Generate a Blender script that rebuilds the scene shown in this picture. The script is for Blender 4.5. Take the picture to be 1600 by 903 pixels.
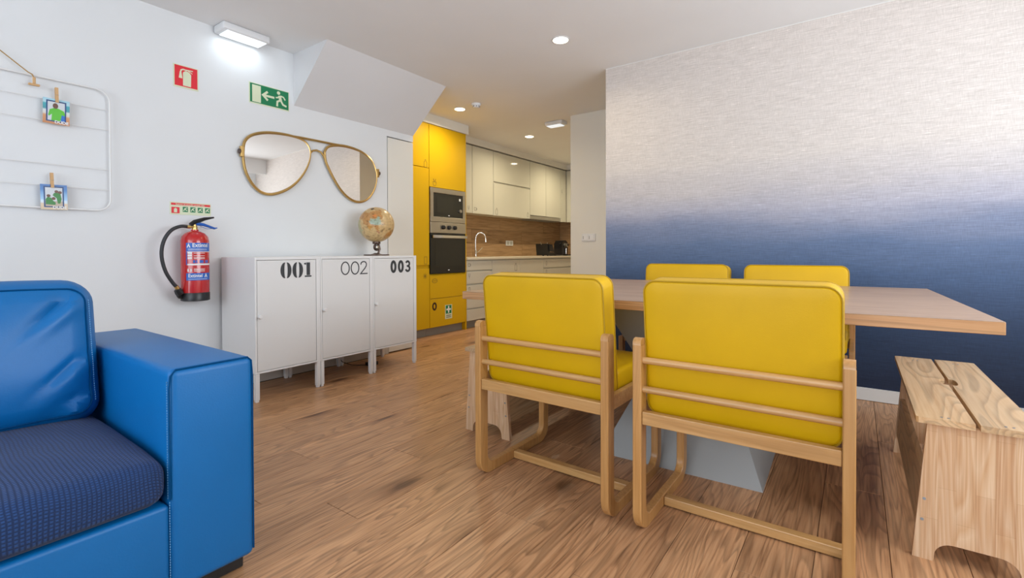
import bpy, bmesh, math, random
from mathutils import Vector, Matrix
random.seed(7)
for o in list(bpy.data.objects): bpy.data.objects.remove(o)
SC = bpy.context.scene
COL = SC.collection
PI = math.pi

# ------------------------------------------------------------------ camera
cam_d = bpy.data.cameras.new('camera'); cam = bpy.data.objects.new('camera', cam_d); COL.objects.link(cam)
r_ = Vector((0.81265559, 0.58273618, -0.0030716)); d_ = Vector((0.00427659, -0.01123455, -0.99992775)); f_ = Vector((-0.58272858, 0.81258374, -0.01162194))
cam.matrix_world = Matrix(((r_.x, -d_.x, -f_.x, 0), (r_.y, -d_.y, -f_.y, 0), (r_.z, -d_.z, -f_.z, 0.955), (0, 0, 0, 1)))
cam_d.sensor_width = 36; cam_d.lens = 752.33 / 1600 * 36; cam_d.shift_y = -49.65 / 1600; cam_d.clip_start = 0.05
SC.camera = cam
# ------------------------------------------------------------------ world, exposure
w = bpy.data.worlds.new('daylight'); SC.world = w; w.use_nodes = True
w.node_tree.nodes['Background'].inputs[0].default_value = (0.75, 0.87, 1.0, 1)
w.node_tree.nodes['Background'].inputs[1].default_value = 1.6
SC.view_settings.view_transform = 'Standard'; SC.view_settings.look = 'None'
SC.view_settings.exposure = -0.24; SC.view_settings.gamma = 1; SC.view_settings.use_curve_mapping = False

def area(name, loc, direction, sx, sy, power, color, spread=180):
    l = bpy.data.lights.new(name, 'AREA'); l.shape = 'RECTANGLE'; l.size = sx; l.size_y = sy
    l.energy = power; l.color = color; l.spread = math.radians(spread)
    o = bpy.data.objects.new(name, l); COL.objects.link(o); o.location = loc
    o.rotation_euler = Vector(direction).to_track_quat('-Z', 'Y').to_euler(); return o
# daylight entering by the window of the right wall and the glazed front behind the camera
area('daylight_side_window', (1.50, 2.0, 1.60), (-1, 0, 0.15), 2.4, 1.2, 84, (0.90, 0.95, 1.0))
area('daylight_front_window', (-0.8, -2.38, 1.35), (0, 1, 0.18), 3.6, 1.9, 112, (0.86, 0.93, 1.0))

# ------------------------------------------------------------------ node helpers
def newmat(name):
    m = bpy.data.materials.new(name); m.use_nodes = True; nt = m.node_tree
    return m, nt, nt.nodes['Principled BSDF']
def S(b, **k):
    names = dict(col='Base Color', rough='Roughness', metal='Metallic', spec='Specular IOR Level', coat='Coat Weight', coatr='Coat Roughness', sheen='Sheen Weight', trans='Transmission Weight', ior='IOR', em='Emission Color', es='Emission Strength', coatior='Coat IOR')
    for a, v in k.items():
        if a in ('col', 'em') and len(v) == 3: v = (*v, 1)
        b.inputs[names[a]].default_value = v
def plain(name, col, rough=0.5, **k):
    m, nt, b = newmat(name); S(b, col=col, rough=rough, **k); return m
def N(nt, t, **k):
    n = nt.nodes.new(t)
    for a, v in k.items():
        if a.startswith('i_'):
            n.inputs[int(a[2:]) if a[2:].isdigit() else a[2:].replace('_', ' ')].default_value = v
        else: setattr(n, a, v)
    return n
def L(nt, a, b): nt.links.new(a, b)
def ramp(nt, stops, fac):
    n = nt.nodes.new('ShaderNodeValToRGB'); e = n.color_ramp.elements
    while len(e) < len(stops): e.new(0.5)
    for i, (p, c) in enumerate(stops):
        e[i].position = p; e[i].color = (*c, 1)
    L(nt, fac, n.inputs[0]); return n.outputs[0]
def mapping(nt, scale, src='Object', loc=(0, 0, 0), rnd=False):
    tc = N(nt, 'ShaderNodeTexCoord'); mp = N(nt, 'ShaderNodeMapping')
    mp.inputs['Scale'].default_value = scale; mp.inputs['Location'].default_value = loc
    v = tc.outputs[src]
    if rnd:
        oi = N(nt, 'ShaderNodeObjectInfo'); mu = N(nt, 'ShaderNodeVectorMath', operation='MULTIPLY_ADD')
        cb = N(nt, 'ShaderNodeCombineXYZ')
        m1 = N(nt, 'ShaderNodeMath', operation='MULTIPLY'); m1.inputs[1].default_value = 37.3; L(nt, oi.outputs['Random'], m1.inputs[0])
        L(nt, m1.outputs[0], cb.inputs[0]); L(nt, m1.outputs[0], cb.inputs[1])
        ad = N(nt, 'ShaderNodeVectorMath', operation='ADD'); L(nt, v, ad.inputs[0]); L(nt, cb.outputs[0], ad.inputs[1]); v = ad.outputs[0]
    L(nt, v, mp.inputs[0]); return mp.outputs[0]
def mix(nt, a, b, fac, mode='MIX'):
    n = N(nt, 'ShaderNodeMix', data_type='RGBA', blend_type=mode)
    for s, x in ((6, a), (7, b)):
        if hasattr(x, 'is_linked') or hasattr(x, 'links'): L(nt, x, n.inputs[s])
        else: n.inputs[s].default_value = (*x, 1)
    if hasattr(fac, 'links'): L(nt, fac, n.inputs[0])
    else: n.inputs[0].default_value = fac
    return n.outputs[2]
def bump(nt, b, h, strength=0.2, dist=0.01):
    n = N(nt, 'ShaderNodeBump'); n.inputs['Strength'].default_value = strength; n.inputs['Distance'].default_value = dist
    L(nt, h, n.inputs['Height']); L(nt, n.outputs[0], b.inputs['Normal'])

def wood(name, light, mid, dark, axis='Y', rough=0.4, grain=1.0, knots=0.0, coat=0.0, rnd=True, fig=0.5, spec=0.5):
    m, nt, b = newmat(name); S(b, rough=rough, coat=coat, coatr=0.12, spec=spec)
    sc = {'X': (0.06, 1, 1), 'Y': (1, 0.06, 1), 'Z': (1, 1, 0.06)}[axis]
    v1 = mapping(nt, tuple((s * 110 if s == 1 else s * 70) * grain for s in sc), rnd=rnd)
    n1 = N(nt, 'ShaderNodeTexNoise'); n1.inputs['Scale'].default_value = 1; n1.inputs['Detail'].default_value = 5; L(nt, v1, n1.inputs[0])
    v2 = mapping(nt, tuple((s if s < 1 else 1) * 6.5 * grain * (1.6 if s < 1 else 1) for s in sc), rnd=rnd)
    n2 = N(nt, 'ShaderNodeTexNoise'); n2.inputs['Scale'].default_value = 1; n2.inputs['Detail'].default_value = 2; n2.inputs['Distortion'].default_value = 0.4; L(nt, v2, n2.inputs[0])
    # contour lines of a smooth field give the cathedral figure
    mu = N(nt, 'ShaderNodeMath', operation='MULTIPLY'); mu.inputs[1].default_value = 24; L(nt, n2.outputs[0], mu.inputs[0])
    fr = N(nt, 'ShaderNodeMath', operation='FRACT'); L(nt, mu.outputs[0], fr.inputs[0])
    fig_c = ramp(nt, [(0, (1, 1, 1)), (0.45, (0.85, 0.85, 0.85)), (0.85, (0.15, 0.15, 0.15)), (1, (1, 1, 1))], fr.outputs[0])
    base = ramp(nt, [(0.25, dark), (0.48, mid), (0.75, light)], n1.outputs[0])
    c = mix(nt, base, fig_c, fig * 0.42, 'MULTIPLY')
    big = ramp(nt, [(0.3, tuple(x * 0.8 for x in (1, 1, 1))), (0.7, (1.0, 1.0, 1.0))], n2.outputs[0])
    c = mix(nt, c, big, 0.8, 'MULTIPLY')
    if rnd:
        oi = N(nt, 'ShaderNodeObjectInfo')
        t = ramp(nt, [(0, (0.78, 0.75, 0.73)), (0.5, (0.93, 0.92, 0.91)), (1, (1.06, 1.06, 1.06))], oi.outputs['Random'])
        c = mix(nt, c, t, 0.7, 'MULTIPLY')
    if knots:
        v3 = mapping(nt, tuple((s if s == 1 else 0.42) * 3.1 for s in sc), rnd=rnd)
        vo = N(nt, 'ShaderNodeTexVoronoi'); vo.inputs['Scale'].default_value = 1; 
        dn = N(nt, 'ShaderNodeTexNoise'); dn.inputs['Scale'].default_value = 6; L(nt, v3, dn.inputs[0])
        dv = N(nt, 'ShaderNodeVectorMath', operation='MULTIPLY_ADD'); L(nt, dn.outputs['Color'], dv.inputs[0]); dv.inputs[1].default_value = (0.12, 0.12, 0.12); L(nt, v3, dv.inputs[2])
        L(nt, dv.outputs[0], vo.inputs[0])
        k = ramp(nt, [(0.0, (0.12, 0.08, 0.06)), (0.07, (0.22, 0.16, 0.13)), (0.13, (0.72, 0.66, 0.62)), (0.24, (1, 1, 1))], vo.outputs['Distance'])
        c = mix(nt, c, k, knots, 'MULTIPLY')
    L(nt, c, b.inputs['Base Color'])
    bump(nt, b, n1.outputs[0], 0.08, 0.002)
    return m

# ------------------------------------------------------------------ materials
def wallpaint(name, col, rough=0.85):
    m, nt, b = newmat(name); S(b, rough=rough, spec=0.25)
    n = N(nt, 'ShaderNodeTexNoise'); n.inputs['Scale'].default_value = 2.2; L(nt, mapping(nt, (1, 1, 1)), n.inputs[0])
    L(nt, ramp(nt, [(0.3, tuple(x * 0.975 for x in col)), (0.7, col)], n.outputs[0]), b.inputs['Base Color'])
    n2 = N(nt, 'ShaderNodeTexNoise'); n2.inputs['Scale'].default_value = 320; L(nt, mapping(nt, (1, 1, 1)), n2.inputs[0]); bump(nt, b, n2.outputs[0], 0.05, 0.001)
    return m
M_wall = wallpaint('white_wall_paint', (0.76, 0.778, 0.79))
M_ceil = wallpaint('ceiling_paint', (0.83, 0.835, 0.84))
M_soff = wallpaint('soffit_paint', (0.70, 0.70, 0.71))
M_kwall = wallpaint('warm_white_wall_paint', (0.76, 0.745, 0.69))
M_skirt = plain('baseboard_white', (0.72, 0.72, 0.70), 0.45)
M_skirt2 = plain('baseboard_grey_beige', (0.55, 0.51, 0.46), 0.5)
M_dark = plain('dark_gap', (0.03, 0.028, 0.025), 0.9)
M_cream = plain('cream_door_laminate', (0.76, 0.74, 0.68), 0.5)
M_floor = wood('oak_laminate', (0.73, 0.42, 0.22), (0.59, 0.315, 0.155), (0.30, 0.145, 0.068), 'Y', 0.36, 1.0, 0.85, fig=1.0, spec=0.4)
M_tile = wood('oak_look_tile', (0.54, 0.35, 0.19), (0.44, 0.27, 0.135), (0.25, 0.14, 0.065), 'Y', 0.45, 0.7, 0.7, fig=0.4)
M_tilex = wood('oak_look_tile_across', (0.54, 0.35, 0.19), (0.44, 0.27, 0.135), (0.25, 0.14, 0.065), 'X', 0.45, 0.7, 0.7, fig=0.4)
M_beech = wood('lacquered_beech', (0.64, 0.36, 0.135), (0.57, 0.295, 0.097), (0.48, 0.23, 0.065), 'Z', 0.38, 0.8, 0, 0.15, fig=0.25)
M_beechy = wood('lacquered_beech_rail', (0.67, 0.395, 0.16), (0.60, 0.33, 0.118), (0.50, 0.255, 0.08), 'X', 0.38, 0.8, 0, 0.15, fig=0.25)
M_table = wood('lacquered_oak', (0.56, 0.38, 0.245), (0.50, 0.325, 0.205), (0.40, 0.25, 0.15), 'X', 0.42, 0.8, 0.35, 0.3, fig=0.35, spec=0.3)
M_tedge = wood('oak_table_edge', (0.66, 0.38, 0.18), (0.58, 0.31, 0.135), (0.47, 0.23, 0.09), 'X', 0.35, 0.6, 0, 0.1, fig=0.7)
M_pine = wood('pine_board', (0.72, 0.51, 0.30), (0.66, 0.44, 0.24), (0.54, 0.32, 0.155), 'Y', 0.5, 0.75, 0.3, 0.05, fig=0.8)
M_grey = plain('grey_painted_base', (0.34, 0.35, 0.345), 0.6)

def staves():
    m, nt, b = newmat('pine_glued_staves'); S(b, rough=0.5)
    tc = N(nt, 'ShaderNodeTexCoord'); oi = N(nt, 'ShaderNodeObjectInfo')
    br = N(nt, 'ShaderNodeTexBrick'); mp = N(nt, 'ShaderNodeMapping'); mp.inputs['Rotation'].default_value = (PI / 2, 0, PI / 2)
    sp = N(nt, 'ShaderNodeSeparateXYZ'); L(nt, tc.outputs['Object'], sp.inputs[0]); cb = N(nt, 'ShaderNodeCombineXYZ')
    ad = N(nt, 'ShaderNodeMath', operation='ADD'); ad.inputs[1].default_value = 5.17; L(nt, sp.outputs[2], ad.inputs[0]); L(nt, ad.outputs[0], cb.inputs[0])
    ad2 = N(nt, 'ShaderNodeMath', operation='ADD'); ad2.inputs[1].default_value = 5.0; L(nt, sp.outputs[0], ad2.inputs[0]); L(nt, ad2.outputs[0], cb.inputs[1])
    L(nt, cb.outputs[0], br.inputs[0]); br.inputs['Scale'].default_value = 1; br.inputs['Mortar Size'].default_value = 0.0004
    br.inputs['Brick Width'].default_value = 0.27; br.inputs['Row Height'].default_value = 0.042; br.offset = 0.37
    br.inputs['Color1'].default_value = (0.78, 0.575, 0.38, 1); br.inputs['Color2'].default_value = (0.68, 0.455, 0.28, 1); br.inputs['Mortar'].default_value = (0.58, 0.39, 0.23, 1)
    v = mapping(nt, (130, 130, 3.0)); n = N(nt, 'ShaderNodeTexNoise'); n.inputs['Scale'].default_value = 1; n.inputs['Detail'].default_value = 3; n.inputs['Distortion'].default_value = 0.7; L(nt, v, n.inputs[0])
    g = ramp(nt, [(0.38, (0.74, 0.60, 0.48)), (0.58, (1, 1, 1))], n.outputs[0])
    v2 = mapping(nt, (15, 15, 0.8)); n2 = N(nt, 'ShaderNodeTexNoise'); n2.inputs['Scale'].default_value = 1; n2.inputs['Detail'].default_value = 1; L(nt, v2, n2.inputs[0])
    mu = N(nt, 'ShaderNodeMath', operation='MULTIPLY'); mu.inputs[1].default_value = 20; L(nt, n2.outputs[0], mu.inputs[0])
    fr = N(nt, 'ShaderNodeMath', operation='FRACT'); L(nt, mu.outputs[0], fr.inputs[0])
    g2 = ramp(nt, [(0, (1, 1, 1)), (0.7, (0.84, 0.70, 0.56)), (1, (1, 1, 1))], fr.outputs[0])
    c = mix(nt, br.outputs[0], g, 0.6, 'MULTIPLY'); c = mix(nt, c, g2, 0.8, 'MULTIPLY'); L(nt, c, b.inputs['Base Color']); return m
M_stave = staves()

def vinyl(name, col, rough, bs, sc, coat=0.0, spec=0.5):
    m, nt, b = newmat(name); S(b, col=col, rough=rough, coat=coat, coatr=0.3, spec=spec)
    n = N(nt, 'ShaderNodeTexNoise'); n.inputs['Scale'].default_value = sc; n.inputs['Detail'].default_value = 3; L(nt, mapping(nt, (1, 1, 1)), n.inputs[0])
    n2 = N(nt, 'ShaderNodeTexNoise'); n2.inputs['Scale'].default_value = 5; L(nt, mapping(nt, (1, 1, 1)), n2.inputs[0])
    L(nt, ramp(nt, [(0.3, tuple(x * 0.93 for x in col)), (0.7, col)], n2.outputs[0]), b.inputs['Base Color'])
    bump(nt, b, n.outputs[0], bs, 0.002); return m
M_yel = vinyl('yellow_vinyl', (0.65, 0.385, 0.0005), 0.45, 0.12, 260, spec=0.3)
M_yseam = plain('yellow_piping', (0.42, 0.25, 0.003), 0.5)
M_blue = vinyl('blue_leather', (0.0005, 0.135, 0.40), 0.42, 0.15, 220, spec=0.4)
M_bseam = plain('dark_blue_seam', (0.001, 0.055, 0.17), 0.9, spec=0.1)
M_stitch = plain('pale_blue_stitch', (0.13, 0.35, 0.62), 0.6)

def waffle():
    m, nt, b = newmat('navy_stretch_cover'); S(b, rough=0.8, sheen=0.1, spec=0.3)
    tc = N(nt, 'ShaderNodeTexCoord'); ns = N(nt, 'ShaderNodeTexNoise'); ns.inputs['Scale'].default_value = 3; L(nt, tc.outputs['Object'], ns.inputs[0])
    dv = N(nt, 'ShaderNodeVectorMath', operation='MULTIPLY_ADD'); L(nt, ns.outputs['Color'], dv.inputs[0]); dv.inputs[1].default_value = (0.05, 0.05, 0.05); L(nt, tc.outputs['Object'], dv.inputs[2])
    sp = N(nt, 'ShaderNodeSeparateXYZ'); L(nt, dv.outputs[0], sp.inputs[0])
    su = N(nt, 'ShaderNodeMath', operation='SUBTRACT'); L(nt, sp.outputs[0], su.inputs[0]); L(nt, sp.outputs[2], su.inputs[1])
    hs = []
    for o, k in ((su.outputs[0], 760), (sp.outputs[1], 720)):
        a = N(nt, 'ShaderNodeMath', operation='MULTIPLY'); a.inputs[1].default_value = k; L(nt, o, a.inputs[0])
        s = N(nt, 'ShaderNodeMath', operation='SINE'); L(nt, a.outputs[0], s.inputs[0]); hs.append(s.outputs[0])
    mn = N(nt, 'ShaderNodeMath', operation='MINIMUM'); L(nt, hs[0], mn.inputs[0]); L(nt, hs[1], mn.inputs[1])
    mr = N(nt, 'ShaderNodeMapRange'); mr.inputs[1].default_value = -1; mr.inputs[2].default_value = 0.6; L(nt, mn.outputs[0], mr.inputs[0])
    L(nt, ramp(nt, [(0.1, (0.007, 0.024, 0.085)), (0.8, (0.018, 0.062, 0.20))], mr.outputs[0]), b.inputs['Base Color'])
    bump(nt, b, mr.outputs[0], 0.5, 0.003); return m
M_waffle = waffle()

def linen():
    m, nt, b = newmat('ombre_linen_wallpaper'); S(b, rough=0.62, spec=0.3)
    tc = N(nt, 'ShaderNodeTexCoord'); sp = N(nt, 'ShaderNodeSeparateXYZ'); L(nt, tc.outputs['Object'], sp.inputs[0])
    nz = N(nt, 'ShaderNodeTexNoise'); nz.inputs['Scale'].default_value = 1; nz.inputs['Detail'].default_value = 4
    L(nt, mapping(nt, (1.3, 1, 5)), nz.inputs[0])
    nm = N(nt, 'ShaderNodeMath', operation='MULTIPLY_ADD'); L(nt, nz.outputs[0], nm.inputs[0]); nm.inputs[1].default_value = 0.22; L(nt, sp.outputs[2], nm.inputs[2])
    mr = N(nt, 'ShaderNodeMapRange'); mr.inputs[1].default_value = 0.11; mr.inputs[2].default_value = 2.61; L(nt, nm.outputs[0], mr.inputs[0])
    def z(v): return v / 2.5
    c = ramp(nt, [(z(0.0), (0.016, 0.024, 0.055)), (z(0.45), (0.033, 0.060, 0.126)), (z(0.8), (0.075, 0.125, 0.240)), (z(1.0), (0.125, 0.180, 0.31)), (z(1.13), (0.22, 0.26, 0.38)), (z(1.26), (0.42, 0.42, 0.50)), (z(1.42), (0.55, 0.52, 0.53)), (z(1.65), (0.66, 0.61, 0.575)), (z(2.5), (0.70, 0.64, 0.60))], mr.outputs[0])
    h = N(nt, 'ShaderNodeTexNoise'); h.inputs['Scale'].default_value = 1; h.inputs['Detail'].default_value = 4; L(nt, mapping(nt, (10, 1, 330)), h.inputs[0])
    v = N(nt, 'ShaderNodeTexNoise'); v.inputs['Scale'].default_value = 1; v.inputs['Detail'].default_value = 4; L(nt, mapping(nt, (460, 1, 26)), v.inputs[0])
    sl = N(nt, 'ShaderNodeTexNoise'); sl.inputs['Scale'].default_value = 1; L(nt, mapping(nt, (22, 1, 170), loc=(3, 0, 5)), sl.inputs[0])
    hc = ramp(nt, [(0.32, (0.73, 0.72, 0.71)), (0.62, (1, 1, 1))], h.outputs[0]); vc = ramp(nt, [(0.3, (0.80, 0.78, 0.77)), (0.62, (1, 1, 1))], v.outputs[0])
    c = mix(nt, c, hc, 0.8, 'MULTIPLY'); c = mix(nt, c, vc, 0.8, 'MULTIPLY')
    slub = ramp(nt, [(0.64, (1, 1, 1)), (0.74, (1.25, 1.25, 1.24))], sl.outputs[0]); c = mix(nt, c, slub, 1.0, 'MULTIPLY')
    L(nt, c, b.inputs['Base Color']); bump(nt, b, h.outputs[0], 0.15, 0.002); return m
M_linen = linen()
M_wmetal = plain('white_powder_coat', (0.78, 0.78, 0.775), 0.42)
M_wdoor = plain('white_powder_coat_door', (0.74, 0.74, 0.73), 0.42)
M_black = plain('black_plastic', (0.012, 0.012, 0.013), 0.35)
M_ink = plain('black_vinyl_lettering', (0.035, 0.038, 0.042), 0.5)
M_ink2 = plain('thin_line_print', (0.16, 0.155, 0.13), 0.5)
M_ink3 = plain('brown_line_print', (0.20, 0.12, 0.01), 0.5)
M_gold = plain('brushed_gold_metal', (0.55, 0.36, 0.13), 0.32, metal=0.85)
M_mirror = plain('mirror_glass', (0.88, 0.87, 0.84), 0.02, metal=1.0)
M_kyel = plain('yellow_satin_front', (0.64, 0.385, 0.003), 0.4, spec=0.3)
M_kwhite = plain('gloss_cream_front', (0.62, 0.61, 0.52), 0.06, coat=0.6, coatr=0.03)
M_klow = plain('matt_cream_front', (0.60, 0.58, 0.50), 0.4)
M_top = plain('cream_worktop', (0.70, 0.64, 0.52), 0.35)
M_steel = plain('brushed_steel', (0.46, 0.43, 0.38), 0.33, metal=0.9)
M_chrome = plain('chrome', (0.75, 0.75, 0.75), 0.12, metal=1)
M_oglass = plain('black_oven_glass', (0.012, 0.013, 0.012), 0.07)
M_oglass2 = plain('oven_window_glass', (0.018, 0.019, 0.016), 0.15)
M_plinth = plain('grey_plinth', (0.25, 0.24, 0.22), 0.45)
M_red = plain('red_enamel', (0.50, 0.010, 0.012), 0.22, coat=0.5, coatr=0.05)
M_sred = plain('sign_red', (0.72, 0.015, 0.03), 0.5)
M_sgreen = plain('sign_green', (0.0, 0.19, 0.07), 0.5)
M_scream = plain('photoluminescent_cream', (0.68, 0.73, 0.52), 0.5)
M_lblue = plain('label_blue', (0.02, 0.13, 0.52), 0.4)
M_white = plain('white_print', (0.8, 0.8, 0.8), 0.5)
M_wplas = plain('white_plastic', (0.74, 0.75, 0.76), 0.4)
M_brass = plain('brass', (0.6, 0.42, 0.15), 0.3, metal=0.9)
M_lever = plain('blue_lever_plastic', (0.01, 0.10, 0.45), 0.4)
M_rope = plain('jute_rope', (0.42, 0.26, 0.10), 0.9)
M_pin = plain('clothespin_wood', (0.62, 0.38, 0.18), 0.6)
M_bronze = plain('bronze_metal', (0.10, 0.065, 0.05), 0.35, metal=0.6)
M_silver = plain('screw_steel', (0.35, 0.42, 0.5), 0.3, metal=0.9)
M_glass = plain('window_glass', (1, 1, 1), 0.0, trans=1.0, ior=1.45)
def emis(name, col, s):
    m, nt, b = newmat(name); S(b, col=(0.8, 0.8, 0.8), em=col, es=s); return m
M_lampw = emis('downlight_diffuser', (1.0, 0.88, 0.62), 9)
M_lampc = emis('emergency_diffuser', (0.80, 0.92, 1.0), 0.85)

# ------------------------------------------------------------------ mesh helpers
class MB:
    def __init__(s): s.v = []; s.f = []
    def add(s, vs, fs):
        n = len(s.v); s.v += [tuple(v) for v in vs]; s.f += [tuple(i + n for i in f) for f in fs]; return s
    def bm(s, b):
        b.verts.ensure_lookup_table(); b.verts.index_update()
        s.add([v.co[:] for v in b.verts], [[v.index for v in f.verts] for f in b.faces]); b.free(); return s
    def box(s, x0, x1, y0, y1, z0, z1, bev=0.0, seg=2, M=None):
        b = bmesh.new(); bmesh.ops.create_cube(b, size=1)
        for v in b.verts: v.co = Vector(((x0 + x1) / 2 + v.co.x * (x1 - x0), (y0 + y1) / 2 + v.co.y * (y1 - y0), (z0 + z1) / 2 + v.co.z * (z1 - z0)))
        if bev: bmesh.ops.bevel(b, geom=b.edges[:], offset=bev, segments=seg, profile=0.5, affect='EDGES')
        if M is not None: b.transform(M)
        return s.bm(b)
    def prism(s, poly, fn, d0, d1):
        """poly: list of (u, v); fn(u, v, d) -> xyz"""
        if abs(d1 - d0) < 0.001: s.k = getattr(s, "k", 0) + 1; d1 += 0.0000035 * (s.k % 60)
        n = len(poly); vs = [fn(u, v, d0) for u, v in poly] + [fn(u, v, d1) for u, v in poly]
        return s.add(vs, [tuple(range(n))[::-1], tuple(range(n, 2 * n))] + [(i, (i + 1) % n, n + (i + 1) % n, n + i) for i in range(n)])
    def stroke(s, pts, wd, fn, d0, d1, closed=False):
        n = len(pts); L_, R_ = [], []
        for i in range(n):
            a = pts[(i - 1) % n] if (closed or i) else pts[0]; c = pts[(i + 1) % n] if (closed or i < n - 1) else pts[-1]; p = pts[i]
            def nrm(p, q):
                dx, dy = q[0] - p[0], q[1] - p[1]; l = math.hypot(dx, dy)
                return (-dy / l, dx / l) if l > 1e-9 else None
            n1 = nrm(a, p); n2 = nrm(p, c); n1 = n1 or n2; n2 = n2 or n1
            mx, my = n1[0] + n2[0], n1[1] + n2[1]; l = math.hypot(mx, my) or 1; mx /= l; my /= l
            k = wd / 2 / max(0.4, mx * n1[0] + my * n1[1])
            L_.append((p[0] + mx * k, p[1] + my * k)); R_.append((p[0] - mx * k, p[1] - my * k))
        for i in range(n if closed else n - 1):
            j = (i + 1) % n; s.prism([L_[i], R_[i], R_[j], L_[j]], fn, d0, d1)
        return s
    def tube(s, pts, r, n=10, closed=False, cap=True):
        pts = [Vector(p) for p in pts]; m = len(pts); rs = r if isinstance(r, (list, tuple)) else [r] * m
        up = None; rings = []
        for i, p in enumerate(pts):
            a = pts[(i - 1) % m] if (closed or i) else p; c = pts[(i + 1) % m] if (closed or i < m - 1) else p
            t = (c - a).normalized()
            if up is None: up = t.orthogonal().normalized()
            up = (up - t * up.dot(t)).normalized(); sd = t.cross(up)
            rings.append([p + (up * math.cos(2 * PI * k / n) + sd * math.sin(2 * PI * k / n)) * rs[i] for k in range(n)])
        vs = [v for g in rings for v in g]; fs = []
        for i in range(m if closed else m - 1):
            j = (i + 1) % m
            for k in range(n): fs.append((i * n + k, i * n + (k + 1) % n, j * n + (k + 1) % n, j * n + k))
        if cap and not closed: fs += [tuple(range(n))[::-1], tuple((m - 1) * n + k for k in range(n))]
        return s.add(vs, fs)
    def cyl(s, p, q, r, n=20): return s.tube([p, q], r, n)
    def lathe(s, prof, c, n=32, M=None):
        vs = []; fs = []
        for (r, z) in prof:
            for k in range(n):
                v = Vector((r * math.cos(2 * PI * k / n), r * math.sin(2 * PI * k / n), z))
                if M is not None: v = M @ v
                vs.append(v + Vector(c))
        for i in range(len(prof) - 1):
            for k in range(n): fs.append((i * n + k, i * n + (k + 1) % n, (i + 1) * n + (k + 1) % n, (i + 1) * n + k))
        fs += [tuple(range(n))[::-1], tuple((len(prof) - 1) * n + k for k in range(n))]
        return s.add(vs, fs)
    def pad(s, wd, ht, t, rc, re, puff, fn, nc=6, ne=10, nr=7, wr=None):
        """upholstered pad: rounded rectangle wd x ht in (u, v), thickness t along d"""
        def outline(d):
            a, b2, r = wd / 2 - d, ht / 2 - d, max(rc - d, 0.0); o = []
            cs = [(a - r, b2 - r, 0), (-(a - r), b2 - r, 1), (-(a - r), -(b2 - r), 2), (a - r, -(b2 - r), 3)]
            for i, (cx, cy, q) in enumerate(cs):
                arc = [(cx + r * math.cos((q + k / nc) * PI / 2), cy + r * math.sin((q + k / nc) * PI / 2)) for k in range(nc + 1)]
                o += arc; nx = cs[(i + 1) % 4]; e = arc[-1]; r2 = r
                st = (nx[0] + r * math.cos(nx[2] * PI / 2), nx[1] + r * math.sin(nx[2] * PI / 2))
                o += [(e[0] + (st[0] - e[0]) * k / ne, e[1] + (st[1] - e[1]) * k / ne) for k in range(1, ne)]
            return o
        prof = []; mh = min(wd, ht) / 2
        for k in range(nr + 1):
            f = 1 - k / nr; d = re + (mh * 0.995 - re) * f ** 1.0; prof.append((d, t / 2))
        for k in range(1, 5):
            a = k / 4 * PI / 2; prof.append((re * (1 - math.sin(a)), t / 2 - re + re * math.cos(a)))
        full = prof + [(d, -z) for d, z in prof[::-1]]
        rings = [[(u, v, z) for u, v in outline(d)] for d, z in full]; n = len(rings[0])
        vs = []
        for g in rings:
            for u, v, z in g:
                if puff: z += (1 if z > 0 else -1) * puff * max(0.0, 1 - abs(u / (wd / 2 - re * 0.3)) ** 2.6) * max(0.0, 1 - abs(v / (ht / 2 - re * 0.3)) ** 2.6)
                if wr: z += wr(u, v) * (1 if z > 0 else 0)
                vs.append(fn(u, v, z))
        fs = []
        for i in range(len(rings) - 1):
            for k in range(n): fs.append((i * n + k, i * n + (k + 1) % n, (i + 1) * n + (k + 1) % n, (i + 1) * n + k))
        Sd = nc + ne; A = list(range(0, nc + ne)) + [Sd + k for k in range(nc + 1)]
        Bm = [3 * Sd + nc - k for k in range(nc + 1)] + [2 * Sd + nc + ne - e for e in range(1, ne)] + [2 * Sd + nc - k for k in range(nc + 1)]
        for base, fl_ in ((0, 1), ((len(rings) - 1) * n, 0)):
            if wd <= ht: fs.append(tuple(base + k for k in range(n))); continue
            for q in range(len(A) - 1): fs.append((base + A[q], base + A[q + 1], base + Bm[q + 1], base + Bm[q]))
            fs.append(tuple(base + k for k in range(Sd + nc, 2 * Sd + 1))); fs.append(tuple(base + k for k in range(3 * Sd + nc, 4 * Sd)) + (base,))
        s.add(vs, fs); s.last_outline = outline; return s
    def build(s, name, mat, parent=None, smooth=False, **props):
        me = bpy.data.meshes.new(name); me.from_pydata(s.v, [], s.f); me.update()
        b = bmesh.new(); b.from_mesh(me); bmesh.ops.recalc_face_normals(b, faces=b.faces[:]); b.to_mesh(me); b.free()
        if smooth:
            me.polygons.foreach_set('use_smooth', [True] * len(me.polygons)); me.set_sharp_from_angle(angle=math.radians(40))
        me.materials.append(mat); o = bpy.data.objects.new(name, me); COL.objects.link(o)
        if parent is not None: o.parent = parent
        for k, v in props.items(): o[k] = v
        return o

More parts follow.
